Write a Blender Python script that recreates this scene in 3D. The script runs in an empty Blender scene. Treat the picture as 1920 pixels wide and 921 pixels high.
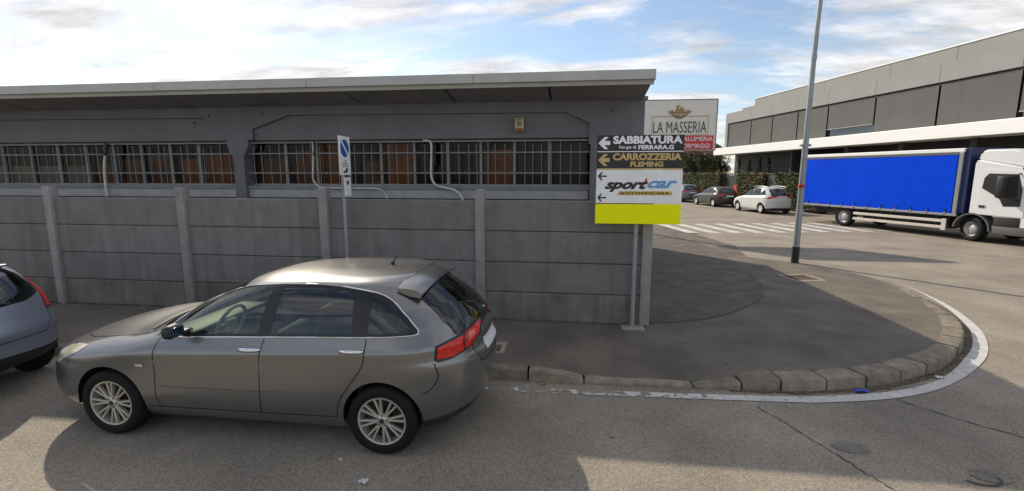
import bpy, bmesh, math, random
import numpy as np
from mathutils import Vector, Matrix
from mathutils.geometry import delaunay_2d_cdt
random.seed(7)
R = math.radians
S = bpy.context.scene
C = S.collection

# ------------------------------------------------------------------ camera
cam = bpy.data.cameras.new('camera'); camo = bpy.data.objects.new('camera', cam); C.objects.link(camo)
cam.sensor_width = 36; cam.lens = 888/1920*36; cam.clip_start = 0.05; cam.clip_end = 6000
camo.location = (0, 0, 2.46); camo.rotation_euler = (R(90-8.7), 0, R(7.2))
S.camera = camo
S.render.engine = 'CYCLES'

# ------------------------------------------------------------------ light
SUN_AZ, SUN_EL = R(41.5), R(34.9)          # azimuth measured left of +Y
sdir = Vector((-math.sin(SUN_AZ)*math.cos(SUN_EL), math.cos(SUN_AZ)*math.cos(SUN_EL), math.sin(SUN_EL)))
sun = bpy.data.lights.new('sun', 'SUN'); suno = bpy.data.objects.new('sun', sun); C.objects.link(suno)
sun.energy = 2.0; sun.angle = R(0.6); sun.color = (1.0, 0.88, 0.70)
suno.rotation_euler = sdir.to_track_quat('Z', 'Y').to_euler(); suno.location = (-20, 30, 30)

world = bpy.data.worlds.new('World'); S.world = world; world.use_nodes = True
wt = world.node_tree; wn = wt.nodes; wl = wt.links; wn.clear()
def WN(t, **k):
    n = wn.new(t)
    for a, b in k.items():
        if a == 'inp':
            for i, v in b.items():
                if hasattr(v, 'is_linked') or isinstance(v, bpy.types.NodeSocket): wl.new(v, n.inputs[i])
                else: n.inputs[i].default_value = v
        else: setattr(n, a, b)
    return n
sky = WN('ShaderNodeTexSky', sky_type='NISHITA', sun_disc=False, sun_elevation=SUN_EL, sun_rotation=-SUN_AZ, air_density=1.0, dust_density=0.4, ozone_density=1.5)
tc = WN('ShaderNodeTexCoord')
sep = WN('ShaderNodeSeparateXYZ', inp={0: tc.outputs['Generated']})
zz = WN('ShaderNodeMath', operation='MAXIMUM', inp={0: sep.outputs['Z'], 1: 0.0})
den = WN('ShaderNodeMath', operation='ADD', inp={0: zz.outputs[0], 1: 0.16})
px_ = WN('ShaderNodeMath', operation='DIVIDE', inp={0: sep.outputs['X'], 1: den.outputs[0]})
py_ = WN('ShaderNodeMath', operation='DIVIDE', inp={0: sep.outputs['Y'], 1: den.outputs[0]})
cmb = WN('ShaderNodeCombineXYZ', inp={0: px_.outputs[0], 1: py_.outputs[0]})
mp = WN('ShaderNodeMapping', inp={0: cmb.outputs[0]})
mp.inputs['Rotation'].default_value = (0, 0, R(5)); mp.inputs['Scale'].default_value = (0.75, 1.7, 1); mp.inputs['Location'].default_value = (15.0, 8.0, 0)
n1 = WN('ShaderNodeTexNoise', inp={'Vector': mp.outputs[0], 'Scale': 1.3, 'Detail': 9.0, 'Roughness': 0.62, 'Distortion': 0.55})
n2 = WN('ShaderNodeTexNoise', inp={'Vector': mp.outputs[0], 'Scale': 3.2, 'Detail': 6.0, 'Roughness': 0.6, 'Distortion': 0.3})
dot = WN('ShaderNodeVectorMath', operation='DOT_PRODUCT', inp={0: tc.outputs['Generated'], 1: tuple(sdir)})
dmx = WN('ShaderNodeMath', operation='MAXIMUM', inp={0: dot.outputs['Value'], 1: 0.0})
glow = WN('ShaderNodeMath', operation='POWER', inp={0: dmx.outputs[0], 1: 5.0})
# thin cloud is denser towards the sun's quarter
gl2 = WN('ShaderNodeMath', operation='MULTIPLY', inp={0: glow.outputs[0], 1: 0.03})
nsum = WN('ShaderNodeMath', operation='ADD', inp={0: n1.outputs['Fac'], 1: gl2.outputs[0]})
ramp = WN('ShaderNodeMapRange', interpolation_type='SMOOTHSTEP', inp={0: nsum.outputs[0], 1: 0.385, 2: 0.60, 3: 0.06, 4: 0.96})
cb = WN('ShaderNodeMapRange', inp={0: n2.outputs['Fac'], 1: 0.32, 2: 0.66, 3: 0.60, 4: 1.10})
gb = WN('ShaderNodeMath', operation='MULTIPLY_ADD', inp={0: glow.outputs[0], 1: 0.22, 2: 0.86})
cv = WN('ShaderNodeMath', operation='MULTIPLY', inp={0: cb.outputs[0], 1: gb.outputs[0]})
ccol = WN('ShaderNodeVectorMath', operation='SCALE', inp={0: (8.3, 8.2, 8.3)}); wl.new(cv.outputs[0], ccol.inputs['Scale'])
mix = WN('ShaderNodeMix', data_type='RGBA'); wl.new(ramp.outputs[0], mix.inputs['Factor']); wl.new(sky.outputs[0], mix.inputs['A']); wl.new(ccol.outputs[0], mix.inputs['B'])
bg = WN('ShaderNodeBackground', inp={0: mix.outputs['Result'], 1: 0.06})
wo = WN('ShaderNodeOutputWorld', inp={0: bg.outputs[0]})
S.view_settings.view_transform = 'Standard'; S.view_settings.look = 'None'; S.view_settings.gamma = 1; S.view_settings.use_curve_mapping = False
S.view_settings.exposure = 1.22

# ------------------------------------------------------------------ materials
M = {}
def mat(name, col, rough=0.7, metal=0.0, var=0.0, scale=6.0, bump=0.0, bscale=60.0, coat=0.0, spec=0.5, col2=None, detail=4, streak=None, speck=None, rnd=0.0):
    """principled material; base colour varies by object-space noise; streak=(strength, scale) adds vertical rain streaks; speck=(strength, scale) fine grains"""
    m = bpy.data.materials.new(name); m.use_nodes = True; t = m.node_tree; n = t.nodes; l = t.links
    b = n['Principled BSDF']
    b.inputs['Roughness'].default_value = rough; b.inputs['Metallic'].default_value = metal
    b.inputs['Coat Weight'].default_value = coat; b.inputs['Coat Roughness'].default_value = 0.06
    b.inputs['Specular IOR Level'].default_value = spec
    c = (*col, 1)
    b.inputs['Base Color'].default_value = c
    if var or streak or speck or bump:
        g = n.new('ShaderNodeNewGeometry')
        pos = g.outputs['Position']
    cur = None
    def mixc(fac, a, bcol, mode='MIX'):
        x = n.new('ShaderNodeMix'); x.data_type = 'RGBA'; x.blend_type = mode
        l.new(fac, x.inputs['Factor'])
        for sock, val in (('A', a), ('B', bcol)):
            if isinstance(val, tuple): x.inputs[sock].default_value = val
            else: l.new(val, x.inputs[sock])
        return x.outputs['Result']
    def noise(sc, det, vec=None, rgh=0.6):
        x = n.new('ShaderNodeTexNoise'); x.inputs['Scale'].default_value = sc; x.inputs['Detail'].default_value = det; x.inputs['Roughness'].default_value = rgh
        l.new(vec or pos, x.inputs['Vector']); return x.outputs['Fac']
    def rng(s, a, b_, lo=0., hi=1.):
        x = n.new('ShaderNodeMapRange'); l.new(s, x.inputs[0])
        for i, v in enumerate((a, b_, lo, hi)): x.inputs[i+1].default_value = v
        return x.outputs[0]
    if var:
        dk = tuple(max(0, k*(1-var)) for k in (col2 or col)) + (1,)
        lt = tuple(min(1, k*(1+var)) for k in col) + (1,)
        cur = mixc(rng(noise(scale, detail), 0.3, 0.7), dk, lt)
    if streak:
        mpn = n.new('ShaderNodeMapping'); l.new(pos, mpn.inputs[0]); mpn.inputs['Scale'].default_value = (streak[1], streak[1], streak[1]*0.06)
        f = rng(noise(1.0, 5, mpn.outputs[0]), 0.45, 0.75, 0, streak[0])
        base = cur if cur else c
        cur = mixc(f, base, tuple(k*0.35 for k in col)+(1,))
    if speck:
        v = n.new('ShaderNodeTexVoronoi'); v.inputs['Scale'].default_value = speck[1]; l.new(pos, v.inputs['Vector'])
        s2 = n.new('ShaderNodeSeparateColor'); l.new(v.outputs['Color'], s2.inputs[0])
        f = rng(s2.outputs[0], 0.0, 1.0, 1-speck[0], 1+speck[0])
        vm = n.new('ShaderNodeVectorMath'); vm.operation = 'SCALE'
        if cur: l.new(cur, vm.inputs[0])
        else: vm.inputs[0].default_value = c[:3]
        l.new(f, vm.inputs['Scale']); cur = vm.outputs[0]
    if rnd:
        oi = n.new('ShaderNodeObjectInfo'); vm = n.new('ShaderNodeVectorMath'); vm.operation = 'SCALE'
        if cur: l.new(cur, vm.inputs[0])
        else: vm.inputs[0].default_value = c[:3]
        l.new(rng(oi.outputs['Random'], 0, 1, 1-rnd, 1+rnd), vm.inputs['Scale']); cur = vm.outputs[0]
    if cur: l.new(cur, b.inputs['Base Color'])
    if bump:
        bn = n.new('ShaderNodeBump'); bn.inputs['Strength'].default_value = min(1, bump); bn.inputs['Distance'].default_value = 0.01
        l.new(noise(bscale, 3), bn.inputs['Height']); l.new(bn.outputs[0], b.inputs['Normal'])
    M[name] = m
    return m
def glassmat(name, tint, gl=0.06, rough=0.02):
    m = bpy.data.materials.new(name); m.use_nodes = True; t = m.node_tree; n = t.nodes; l = t.links; n.clear()
    tr = n.new('ShaderNodeBsdfTransparent'); tr.inputs[0].default_value = (*tint, 1)
    g = n.new('ShaderNodeBsdfGlossy'); g.inputs['Roughness'].default_value = rough; g.inputs['Color'].default_value = (.95, .97, 1, 1)
    lw = n.new('ShaderNodeLayerWeight'); lw.inputs['Blend'].default_value = .5
    f = n.new('ShaderNodeMath'); f.operation = 'POWER'; f.inputs[1].default_value = 5; l.new(lw.outputs['Facing'], f.inputs[0])
    a = n.new('ShaderNodeMath'); a.operation = 'MULTIPLY_ADD'; a.inputs[1].default_value = .9; a.inputs[2].default_value = gl; a.use_clamp = True; l.new(f.outputs[0], a.inputs[0])
    mx = n.new('ShaderNodeMixShader'); l.new(a.outputs[0], mx.inputs[0]); l.new(tr.outputs[0], mx.inputs[1]); l.new(g.outputs[0], mx.inputs[2])
    o = n.new('ShaderNodeOutputMaterial'); l.new(mx.outputs[0], o.inputs[0]); M[name] = m; return m

mat('asphalt', (.245, .213, .172), .88, var=.28, scale=.7, detail=9, speck=(.36, 105), bump=.35, bscale=140)
mat('walk_asphalt', (.130, .110, .090), .9, var=.34, scale=1.3, detail=8, speck=(.25, 110), bump=.35, bscale=120)
mat('patch_asphalt', (.108, .093, .077), .9, var=.34, scale=2.6, detail=8, speck=(.25, 80), bump=.5, bscale=70)
mat('tar', (.055, .05, .046), .75, var=.3, scale=9)
mat('kerb', (.215, .185, .14), .9, var=.35, scale=7, detail=7, speck=(.2, 120), rnd=.14, bump=.6, bscale=40)
mat('gutter_dirt', (.11, .09, .068), .95, var=.4, scale=12, speck=(.5, 60))
mat('line_old', (.64, .61, .57), .85, col2=(.36, .33, .28), var=.10, scale=2.5, detail=8, speck=(.2, 60))
mat('cover', (.175, .152, .126), .8, var=.25, scale=12, speck=(.3, 80))
mat('line_white', (.52, .505, .48), .8, var=.15, scale=7, detail=8, speck=(.1, 80))
mat('fence_panel', (.215, .197, .193), .88, var=.14, scale=3, detail=7, streak=(.42, 5), rnd=.09, bump=.15, bscale=80)
mat('fence_panel_low', (.185, .168, .15), .9, var=.30, scale=2.2, detail=8, streak=(.65, 6), rnd=.10, bump=.2, bscale=70)
mat('fence_post', (.33, .31, .30), .88, var=.15, scale=5, detail=6, streak=(.4, 6), rnd=.07, bump=.15, bscale=80)
mat('wall_grey', (.188, .187, .20), .85, var=.10, scale=1.6, detail=6, streak=(.22, 2.5))
mat('wall_panel', (.194, .193, .207), .85, var=.09, scale=1.4, detail=6, streak=(.2, 2.5))
mat('soffit', (.26, .255, .262), .85, var=.15, scale=2)
mat('fascia', (.52, .53, .50), .55, var=.06, scale=2, streak=(.12, 3))
mat('fascia_low', (.42, .40, .35), .6, var=.08, scale=2)
mat('sill', (.26, .26, .27), .8, var=.12, scale=3, streak=(.2, 5))
mat('sill_light', (.42, .41, .41), .8, var=.15, scale=3)
mat('frame_metal', (.30, .30, .30), .55, var=.12, scale=8)
mat('bar_metal', (.24, .24, .24), .5, var=.15, scale=12)
glassmat('win_glass', (.66, .66, .64), .012, .05)
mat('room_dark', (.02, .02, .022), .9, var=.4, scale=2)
mat('board_orange', (.60, .17, .045), .7, var=.4, scale=3, detail=6, streak=(.5, 9))
mat('board_brown', (.34, .12, .045), .75, var=.4, scale=3, detail=6, streak=(.5, 9))
mat('board_pale', (.50, .55, .46), .8, var=.12, scale=2)
mat('board_grey', (.06, .062, .062), .8, var=.4, scale=5, detail=6)
mat('board_blue', (.05, .06, .075), .6, var=.3, scale=3)
mat('pipe_white', (.66, .64, .58), .55, var=.22, scale=14)
mat('pipe_dark', (.03, .03, .03), .6)
mat('alarm_cream', (.62, .50, .27), .5, var=.08, scale=20)
mat('alarm_brown', (.25, .10, .04), .5)
mat('steel', (.30, .31, .32), .45, metal=.5, var=.12, scale=9)
mat('pole_grey', (.32, .35, .37), .5, metal=.35, var=.12, scale=5)
mat('black', (.012, .012, .013), .55)
mat('rubber', (.009, .009, .009), .75, var=.2, scale=30, spec=.25)
mat('sign_white', (.93, .93, .94), .45, var=.05, scale=3, streak=(.10, 9))
mat('sign_black', (.016, .016, .018), .4)
mat('sign_yellow', (1.0, 1.0, .0), .6, spec=.2)
mat('gold', (.62, .44, .17), .45)
mat('sign_blue', (.16, .36, .68), .45)
mat('road_blue', (.02, .11, .45), .4)
mat('text_grey', (.25, .25, .27), .6)
mat('ochre', (.68, .48, .08), .5)
mat('bill_cream', (.80, .76, .68), .55, var=.04, scale=2)
mat('bill_red', (.62, .05, .045), .5)
mat('bill_dark', (.07, .06, .05), .5)
mat('bill_gold', (.36, .25, .09), .5)
mat('bill_frame', (.30, .28, .23), .5)
mat('red', (.5, .03, .02), .4)
mat('r_white', (.88, .88, .88), .4)
mat('r_stone', (.29, .295, .295), .8, var=.05, scale=.6, streak=(.10, 1.2))
mat('r_stone2', (.29, .293, .292), .8, var=.05, scale=.6, streak=(.10, 1.2))
mat('r_blind', (.088, .088, .088), .7, var=.07, scale=.8, streak=(.15, 3))
mat('r_dark', (.045, .046, .05), .6, var=.1, scale=1)
mat('r_grey', (.045, .047, .05), .7, var=.1, scale=1)
mat('r_frame', (.03, .03, .032), .5)
mat('r_glass', (.10, .12, .14), .05, metal=.6)
mat('truck_blue', (.0, .06, .72), .6, bump=.6, bscale=1.3, var=.07, scale=1.2, spec=.06)
mat('truck_navy', (.004, .012, .075), .5)
mat('truck_white', (.78, .79, .80), .35, coat=.4)
mat('truck_cream', (.62, .58, .50), .5, var=.1, scale=4)
mat('truck_grey', (.10, .10, .105), .6)
mat('chassis', (.02, .02, .022), .7)
mat('rim_steel', (.42, .42, .43), .4, metal=.5)
mat('leaf_green', (.055, .085, .022), .7, var=.45, scale=3)
mat('leaf_dark', (.022, .045, .016), .7, var=.45, scale=2)
mat('leaf_brown', (.16, .115, .045), .75, var=.4, scale=4)
mat('hedge_core', (.035, .045, .018), .9, var=.4, scale=5)
mat('bark', (.08, .06, .045), .9, var=.3, scale=10)
mat('brick_house', (.25, .14, .09), .9, var=.2, scale=2)
mat('roof_slate', (.07, .06, .065), .8, var=.2, scale=2)
mat('iron', (.10, .075, .055), .8, var=.3, scale=20)
mat('drain_frame', (.30, .24, .18), .9, var=.25, scale=10)
mat('stone_pale', (.30, .28, .22), .9, var=.3, scale=20)
mat('litter_blue', (.08, .10, .50), .6)
mat('litter_white', (.6, .6, .6), .7)
mat('leaf_dry', (.36, .24, .09), .8)
mat('weed', (.05, .06, .03), .9, var=.4, scale=30)

# ------------------------------------------------------------------ mesh helpers
class MB:
    def __init__(s): s.v = []; s.f = []; s.smooth = False
    def add(s, vs, fs):
        o = len(s.v); s.v += [tuple(p) for p in vs]; s.f += [tuple(i+o for i in f) for f in fs]; return s
    def box(s, x0, x1, y0, y1, z0, z1, M4=None):
        vs = [(x, y, z) for z in (z0, z1) for y in (y0, y1) for x in (x0, x1)]
        if M4: vs = [M4 @ Vector(p) for p in vs]
        return s.add(vs, [(0, 2, 3, 1), (4, 5, 7, 6), (0, 1, 5, 4), (2, 6, 7, 3), (0, 4, 6, 2), (1, 3, 7, 5)])
    def bbox(s, x0, x1, y0, y1, z0, z1, b=.01, M4=None):
        """box with bevelled edges"""
        bm = bmesh.new(); bmesh.ops.create_cube(bm, size=1)
        for v in bm.verts: v.co = Vector(((x0+x1)/2+v.co.x*(x1-x0), (y0+y1)/2+v.co.y*(y1-y0), (z0+z1)/2+v.co.z*(z1-z0)))
        bmesh.ops.bevel(bm, geom=bm.edges[:], offset=b, segments=2, affect='EDGES', profile=.5)
        bm.verts.index_update()
        vs = [v.co.copy() for v in bm.verts]
        if M4: vs = [M4 @ p for p in vs]
        fs = [tuple(v.index for v in f.verts) for f in bm.faces]; bm.free()
        return s.add(vs, fs)
    def prism(s, poly, axis, a, b):
        """polygon extruded along axis ('x','y','z') between a and b; poly holds the two other coords in cyclic-free order"""
        def P(p, t): return (t, p[0], p[1]) if axis == 'x' else (p[0], t, p[1]) if axis == 'y' else (p[0], p[1], t)
        n = len(poly); vs = [P(p, a) for p in poly]+[P(p, b) for p in poly]
        return s.add(vs, [tuple(range(n))[::-1], tuple(range(n, 2*n))]+[(i, (i+1) % n, n+(i+1) % n, n+i) for i in range(n)])
    def tube(s, pts, r, n=8, caps=True):
        pts = [Vector(p) for p in pts]; k = len(pts); rr = r if isinstance(r, (list, tuple)) else [r]*k
        vs = []; up = None
        for i, p in enumerate(pts):
            d = (pts[min(i+1, k-1)]-pts[max(i-1, 0)]).normalized()
            if up is None: up = Vector((0, 0, 1)) if abs(d.z) < .9 else Vector((1, 0, 0))
            a = d.cross(up).normalized(); b = a.cross(d).normalized(); up = b
            vs += [p+(a*math.cos(2*math.pi*j/n)+b*math.sin(2*math.pi*j/n))*rr[i] for j in range(n)]
        fs = [(i*n+j, i*n+(j+1) % n, (i+1)*n+(j+1) % n, (i+1)*n+j) for i in range(k-1) for j in range(n)]
        if caps: fs += [tuple(range(n))[::-1], tuple(range((k-1)*n, k*n))]
        return s.add(vs, fs)
    def revolve(s, prof, n=32, axis='y', c=(0, 0, 0)):
        """profile of (radius, t along axis)"""
        vs = []
        for j in range(n):
            a = 2*math.pi*j/n; ca, sa = math.cos(a), math.sin(a)
            for r, t in prof:
                q = (r*ca, t, r*sa) if axis == 'y' else (t, r*ca, r*sa) if axis == 'x' else (r*ca, r*sa, t)
                vs.append((q[0]+c[0], q[1]+c[1], q[2]+c[2]))
        k = len(prof)
        return s.add(vs, [(j*k+i, j*k+i+1, ((j+1) % n)*k+i+1, ((j+1) % n)*k+i) for j in range(n) for i in range(k-1)])
    def mesh(s, name, material, smooth=None):
        me = bpy.data.meshes.new(name); me.from_pydata(s.v, [], s.f)
        me.materials.append(M[material] if isinstance(material, str) else material)
        bm = bmesh.new(); bm.from_mesh(me); bmesh.ops.recalc_face_normals(bm, faces=bm.faces[:]); bm.to_mesh(me); bm.free()
        if smooth is not None:
            me.shade_smooth()
            if smooth < 180: me.set_sharp_from_angle(angle=R(smooth))
        return me
    def build(s, name, material, parent=None, smooth=None):
        return link(name, s.mesh(name, material, smooth), parent)
def link(name, me, parent=None):
    o = bpy.data.objects.new(name, me); C.objects.link(o); o.parent = parent; return o
def tag(o, label=None, cat=None, group=None, kind=None):
    if label: o['label'] = label
    if cat: o['category'] = cat
    if group: o['group'] = group
    if kind: o['kind'] = kind
    return o
def thing(name, label, cat, loc=(0, 0, 0), rz=0, group=None):
    o = bpy.data.objects.new(name, None); C.objects.link(o); o.location = loc; o.rotation_euler = (0, 0, rz); o.empty_display_size = .2
    return tag(o, label, cat, group)
def copy_tree(o, parent=None):
    c = o.copy(); C.objects.link(c); c.parent = parent
    for ch in list(o.children): copy_tree(ch, c)
    return c
def text(body, name, material, parent, w, h, loc, rot, bold=0.0, shear=0.0, space=1.0, depth=.003):
    """flat lettering fitted into w x h, centred at loc"""
    cu = bpy.data.curves.new(name, 'FONT'); cu.body = body; cu.align_x = 'CENTER'; cu.align_y = 'CENTER'; cu.offset = bold; cu.shear = shear; cu.space_character = space; cu.extrude = .001; cu.resolution_u = 3
    o = bpy.data.objects.new(name, cu); C.objects.link(o)
    bpy.context.view_layer.update()
    dg = bpy.context.evaluated_depsgraph_get(); me = bpy.data.meshes.new_from_object(o.evaluated_get(dg))
    bpy.data.objects.remove(o)
    xs = [v.co.x for v in me.vertices]; ys = [v.co.y for v in me.vertices]
    cx, cy = (min(xs)+max(xs))/2, (min(ys)+max(ys))/2; sx, sy = w/(max(xs)-min(xs)), h/(max(ys)-min(ys))
    for v in me.vertices: v.co = ((v.co.x-cx)*sx, (v.co.y-cy)*sy, (depth if v.co.z > 0 else -.004))
    me.materials.clear(); me.materials.append(M[material])
    t = link(name, me, parent); t.location = loc; t.rotation_euler = rot
    return t
def cr(pts, n=8):
    """Catmull-Rom through pts"""
    out = []; P = [Vector(p) for p in pts]; k = len(P)
    for i in range(k-1):
        a, b, c, d = P[max(i-1, 0)], P[i], P[i+1], P[min(i+2, k-1)]
        for j in range(n):
            t = j/n; out.append(.5*((2*b)+(c-a)*t+(2*a-5*b+4*c-d)*t*t+(3*b-a-3*c+d)*t**3))
    out.append(P[-1]); return out
# ------------------------------------------------------------------ ground
road = MB().add([(-2500, -2500, 0), (2500, -2500, 0), (2500, 2500, 0), (-2500, 2500, 0)], [(0, 1, 2, 3)]).build('road', 'asphalt')
tag(road, kind='structure')

# kerb line (bottom front edge of the stones), from the left along the street and round the corner
KP = [(-18, 5.33), (-8, 5.33), (-3, 5.33), (-.48, 5.33), (.46, 5.34), (1.43, 5.36), (2.4, 5.42), (2.93, 5.51), (3.46, 5.66), (3.95, 5.89), (4.75, 6.39), (5.51, 7.14), (6.05, 7.90), (6.45, 8.7), (6.80, 9.6), (7.08, 10.6), (7.22, 11.7), (7.05, 12.8), (6.45, 13.75), (5.6, 14.3)]
kc = [Vector((p.x, p.y)) for p in cr([(x, y, 0) for x, y in KP], 10)]
ks = [0.]
for a, b in zip(kc, kc[1:]): ks.append(ks[-1]+(b-a).length)
def kat(s):
    i = min(max(np.searchsorted(ks, s)-1, 0), len(kc)-2); t = (s-ks[i])/(ks[i+1]-ks[i])
    d = (kc[i+1]-kc[i]).normalized(); return kc[i].lerp(kc[i+1], t), Vector((-d.y, d.x))
def s_of(p):
    return ks[min(range(len(kc)), key=lambda i: (kc[i]-Vector(p)).length)]
KS = {n: s_of(p) for n, p in dict(a=(-.49, 5.33), b=(.46, 5.34), c=(1.43, 5.36), d=(2.4, 5.42), e=(6.0, 7.8), f=(6.85, 9.75), g=(7.22, 11.7)).items()}
def lerpk(s, pts):
    for (a, va), (b, vb) in zip(pts, pts[1:]):
        if s <= b: t = max(0, (s-a)/(b-a)); t = t*t*(3-2*t); return va+(vb-va)*t
    return pts[-1][1]
def kh(s): return lerpk(s, [(0, .135), (KS['a'], .135), (KS['b'], .035), (KS['c'], .035), (KS['d'], .145), (KS['e'], .14), (KS['f'], .035), (KS['g'], .012), (99, .012)])
def kw(s): return lerpk(s, [(0, .15), (KS['c'], .15), (KS['d'], .25), (KS['e'], .25), (KS['f'], .16), (99, .12)])
kerb = thing('kerb', None, None); tag(kerb, kind='structure')
brk = [0, 1, 2, 3, 4, 5, 6, 7, 8, 9, 10, 11, 12, 13, 14, 15, 16, 16.7, KS['a'], KS['b']-.28, KS['c'], (KS['c']+KS['d'])/2+.05, KS['d']]
s = KS['d']
while s < KS['f']: s += random.uniform(.50, .60); brk.append(s)
while s < KS['g']: s += .9; brk.append(s)
for s0, s1 in zip(brk, brk[1:]):
    m = MB(); n = 6; g = .013; jz = random.uniform(-.004, .006); jy = random.uniform(-.008, .008); rows = []
    for i in range(n+1):
        ss = s0+g+(s1-s0-2*g)*i/n; p, nr = kat(ss); h = kh(ss)+jz; w = kw(ss)
        e = .022 if 0 < i < n else .03; wob = random.uniform(-.004, .004); sh = (0 if 0 < i < n else .007)
        prof = [(0, -.05), (.004, max(h-e, .004)), (.008+e*.35, max(h-e*.3, .006)-sh*.5), (.01+e+wob, h-sh), (w, h-sh), (w, -.05)]
        rows.append([(p.x+nr.x*(q[0]+jy), p.y+nr.y*(q[0]+jy), q[1]) for q in prof])
    k = len(rows[0]); vs = [q for r_ in rows for q in r_]
    fs = [(i*k+j, i*k+j+1, (i+1)*k+j+1, (i+1)*k+j) for i in range(n) for j in range(k-1)]+[tuple(range(k)), tuple(range(n*k, n*k+k))]
    m.add(vs, fs).build('kerb_stone', 'kerb', kerb, smooth=40)

# pavement sheet
inner = []
for i in range(0, 400):
    s = ks[-1]*i/399; p, nr = kat(s); q = p+nr*(kw(s)-.01); inner.append((q, s))
far = [(5.15, 14.5), (5.55, 16.8), (4.9, 20.0), (4.1, 22.5), (3.2, 26), (-18, 26)]
poly = [tuple(q) for q, s in inner]+far
def pip(pts, poly):
    pts = np.asarray(pts, float); P = np.asarray(poly, float); x, y = pts[:, 0], pts[:, 1]; ins = np.zeros(len(pts), bool)
    a = P; b = np.roll(P, -1, 0)
    for (x1, y1), (x2, y2) in zip(a, b):
        if y1 == y2: continue
        c = ((y1 > y) != (y2 > y)) & (x < (x2-x1)*(y-y1)/(y2-y1)+x1); ins ^= c
    return ins
icoord = np.array([tuple(q) for q, s in inner]); ih = np.array([kh(s)+.0 for q, s in inner])
def zwalk(x, y):
    d = np.hypot(icoord[:, 0]-x, icoord[:, 1]-y); i = int(d.argmin()); d = d[i]
    base = .125 if y < 8.5 else max(.016, .125-(y-8.5)*.027)
    if x < 1.0: base = .125
    t = min(1, d/1.1); t = t*t*(3-2*t)
    return ih[i]+(base-ih[i])*t - .003*(1 if d < .02 else 0)
def sheet(name, poly, material, dz=0., step=.22, parent=None):
    xs = [p[0] for p in poly]; ys = [p[1] for p in poly]
    g = [(x, y) for x in np.arange(min(xs), max(xs), step) for y in np.arange(min(ys), min(max(ys), 16), step)]
    g = np.array(g); g = g[pip(g, poly)] if len(g) else g
    vs = [Vector(p) for p in poly]+[Vector(p) for p in g]; n = len(poly)
    r = delaunay_2d_cdt(vs, [(i, (i+1) % n) for i in range(n)], [], 0, 1e-4)
    co = np.array([tuple(p) for p in r[0]]); tri = np.array([f for f in r[2]]); keep = pip(co[tri].mean(1), poly)
    m = MB(); m.add([(x, y, zwalk(x, y)+dz) for x, y in co], [tuple(int(k) for k in t) for t in tri[keep]])
    o = m.build(name, material, parent, smooth=180)
    return o
pv = sheet('pavement', poly, 'walk_asphalt', step=.3); tag(pv, kind='structure')
seam = [(1.25, 7.40), (1.8, 7.55), (2.5, 7.95), (3.2, 8.7), (3.75, 9.6), (4.1, 10.6), (4.3, 11.8), (4.45, 13.5), (4.5, 15.4), (4.3, 17.5), (3.8, 20)]
sm = [(p.x, p.y) for p in cr([(x, y, 0) for x, y in seam], 5)]
tag(sheet('pavement_patch', sm+[(1.3, 20)], 'patch_asphalt', .004), kind='structure')
def ribbon(pts, w, zf, name, material, parent=None, wob=0.):
    P = [Vector(p[:2]) for p in pts]; vs = []; k = len(P)
    for i, p in enumerate(P):
        d = (P[min(i+1, k-1)]-P[max(i-1, 0)]).normalized(); nr = Vector((-d.y, d.x))*(w/2*(1+random.uniform(-wob, wob)))
        for q in (p+nr, p-nr): vs.append((q.x, q.y, zf(q.x, q.y)))
    return MB().add(vs, [(2*i, 2*i+1, 2*i+3, 2*i+2) for i in range(k-1)]).build(name, material, parent)
tag(ribbon(sm, .025, lambda x, y: zwalk(x, y)+.008, 'pavement_seam', 'tar', wob=.5), kind='structure')
# gutter dirt against the kerb
gd = []; gk = []
for i in range(90):
    s = KS['c']+.4+(KS['f']-KS['c']-.2)*i/89; p, nr = kat(s); w = .05+.10*min(1, i/60)*(1 if i < 78 else (90-i)/12)+random.uniform(-.02, .02)
    gd += [(p.x+nr.x*.02, p.y+nr.y*.02, .004), (p.x-nr.x*w, p.y-nr.y*w, .004)]
tag(MB().add(gd, [(2*i, 2*i+1, 2*i+3, 2*i+2) for i in range(89)]).build('gutter_dirt', 'gutter_dirt'), kind='structure')
lt = MB()
for i in range(420):
    s = random.uniform(KS['a']-1.0, KS['f']); p, nr = kat(s); d = abs(random.gauss(0, .05))+.01; q = p-nr*d; a = random.uniform(0, 6.28); w = random.uniform(.006, .02); z = .006
    lt.add([(q.x+w*math.cos(a), q.y+w*math.sin(a), z), (q.x-w*.5*math.sin(a), q.y+w*.5*math.cos(a), z+random.uniform(.002, .012)), (q.x-w*math.cos(a), q.y-w*math.sin(a), z), (q.x+w*.5*math.sin(a), q.y-w*.5*math.cos(a), z+random.uniform(.0, .008))], [(0, 1, 2, 3)])
tag(lt.build('gutter_leaves', 'leaf_dry'), 'scattered dry leaf bits and grit lying along the kerb', 'leaf litter', kind='stuff')
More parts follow.
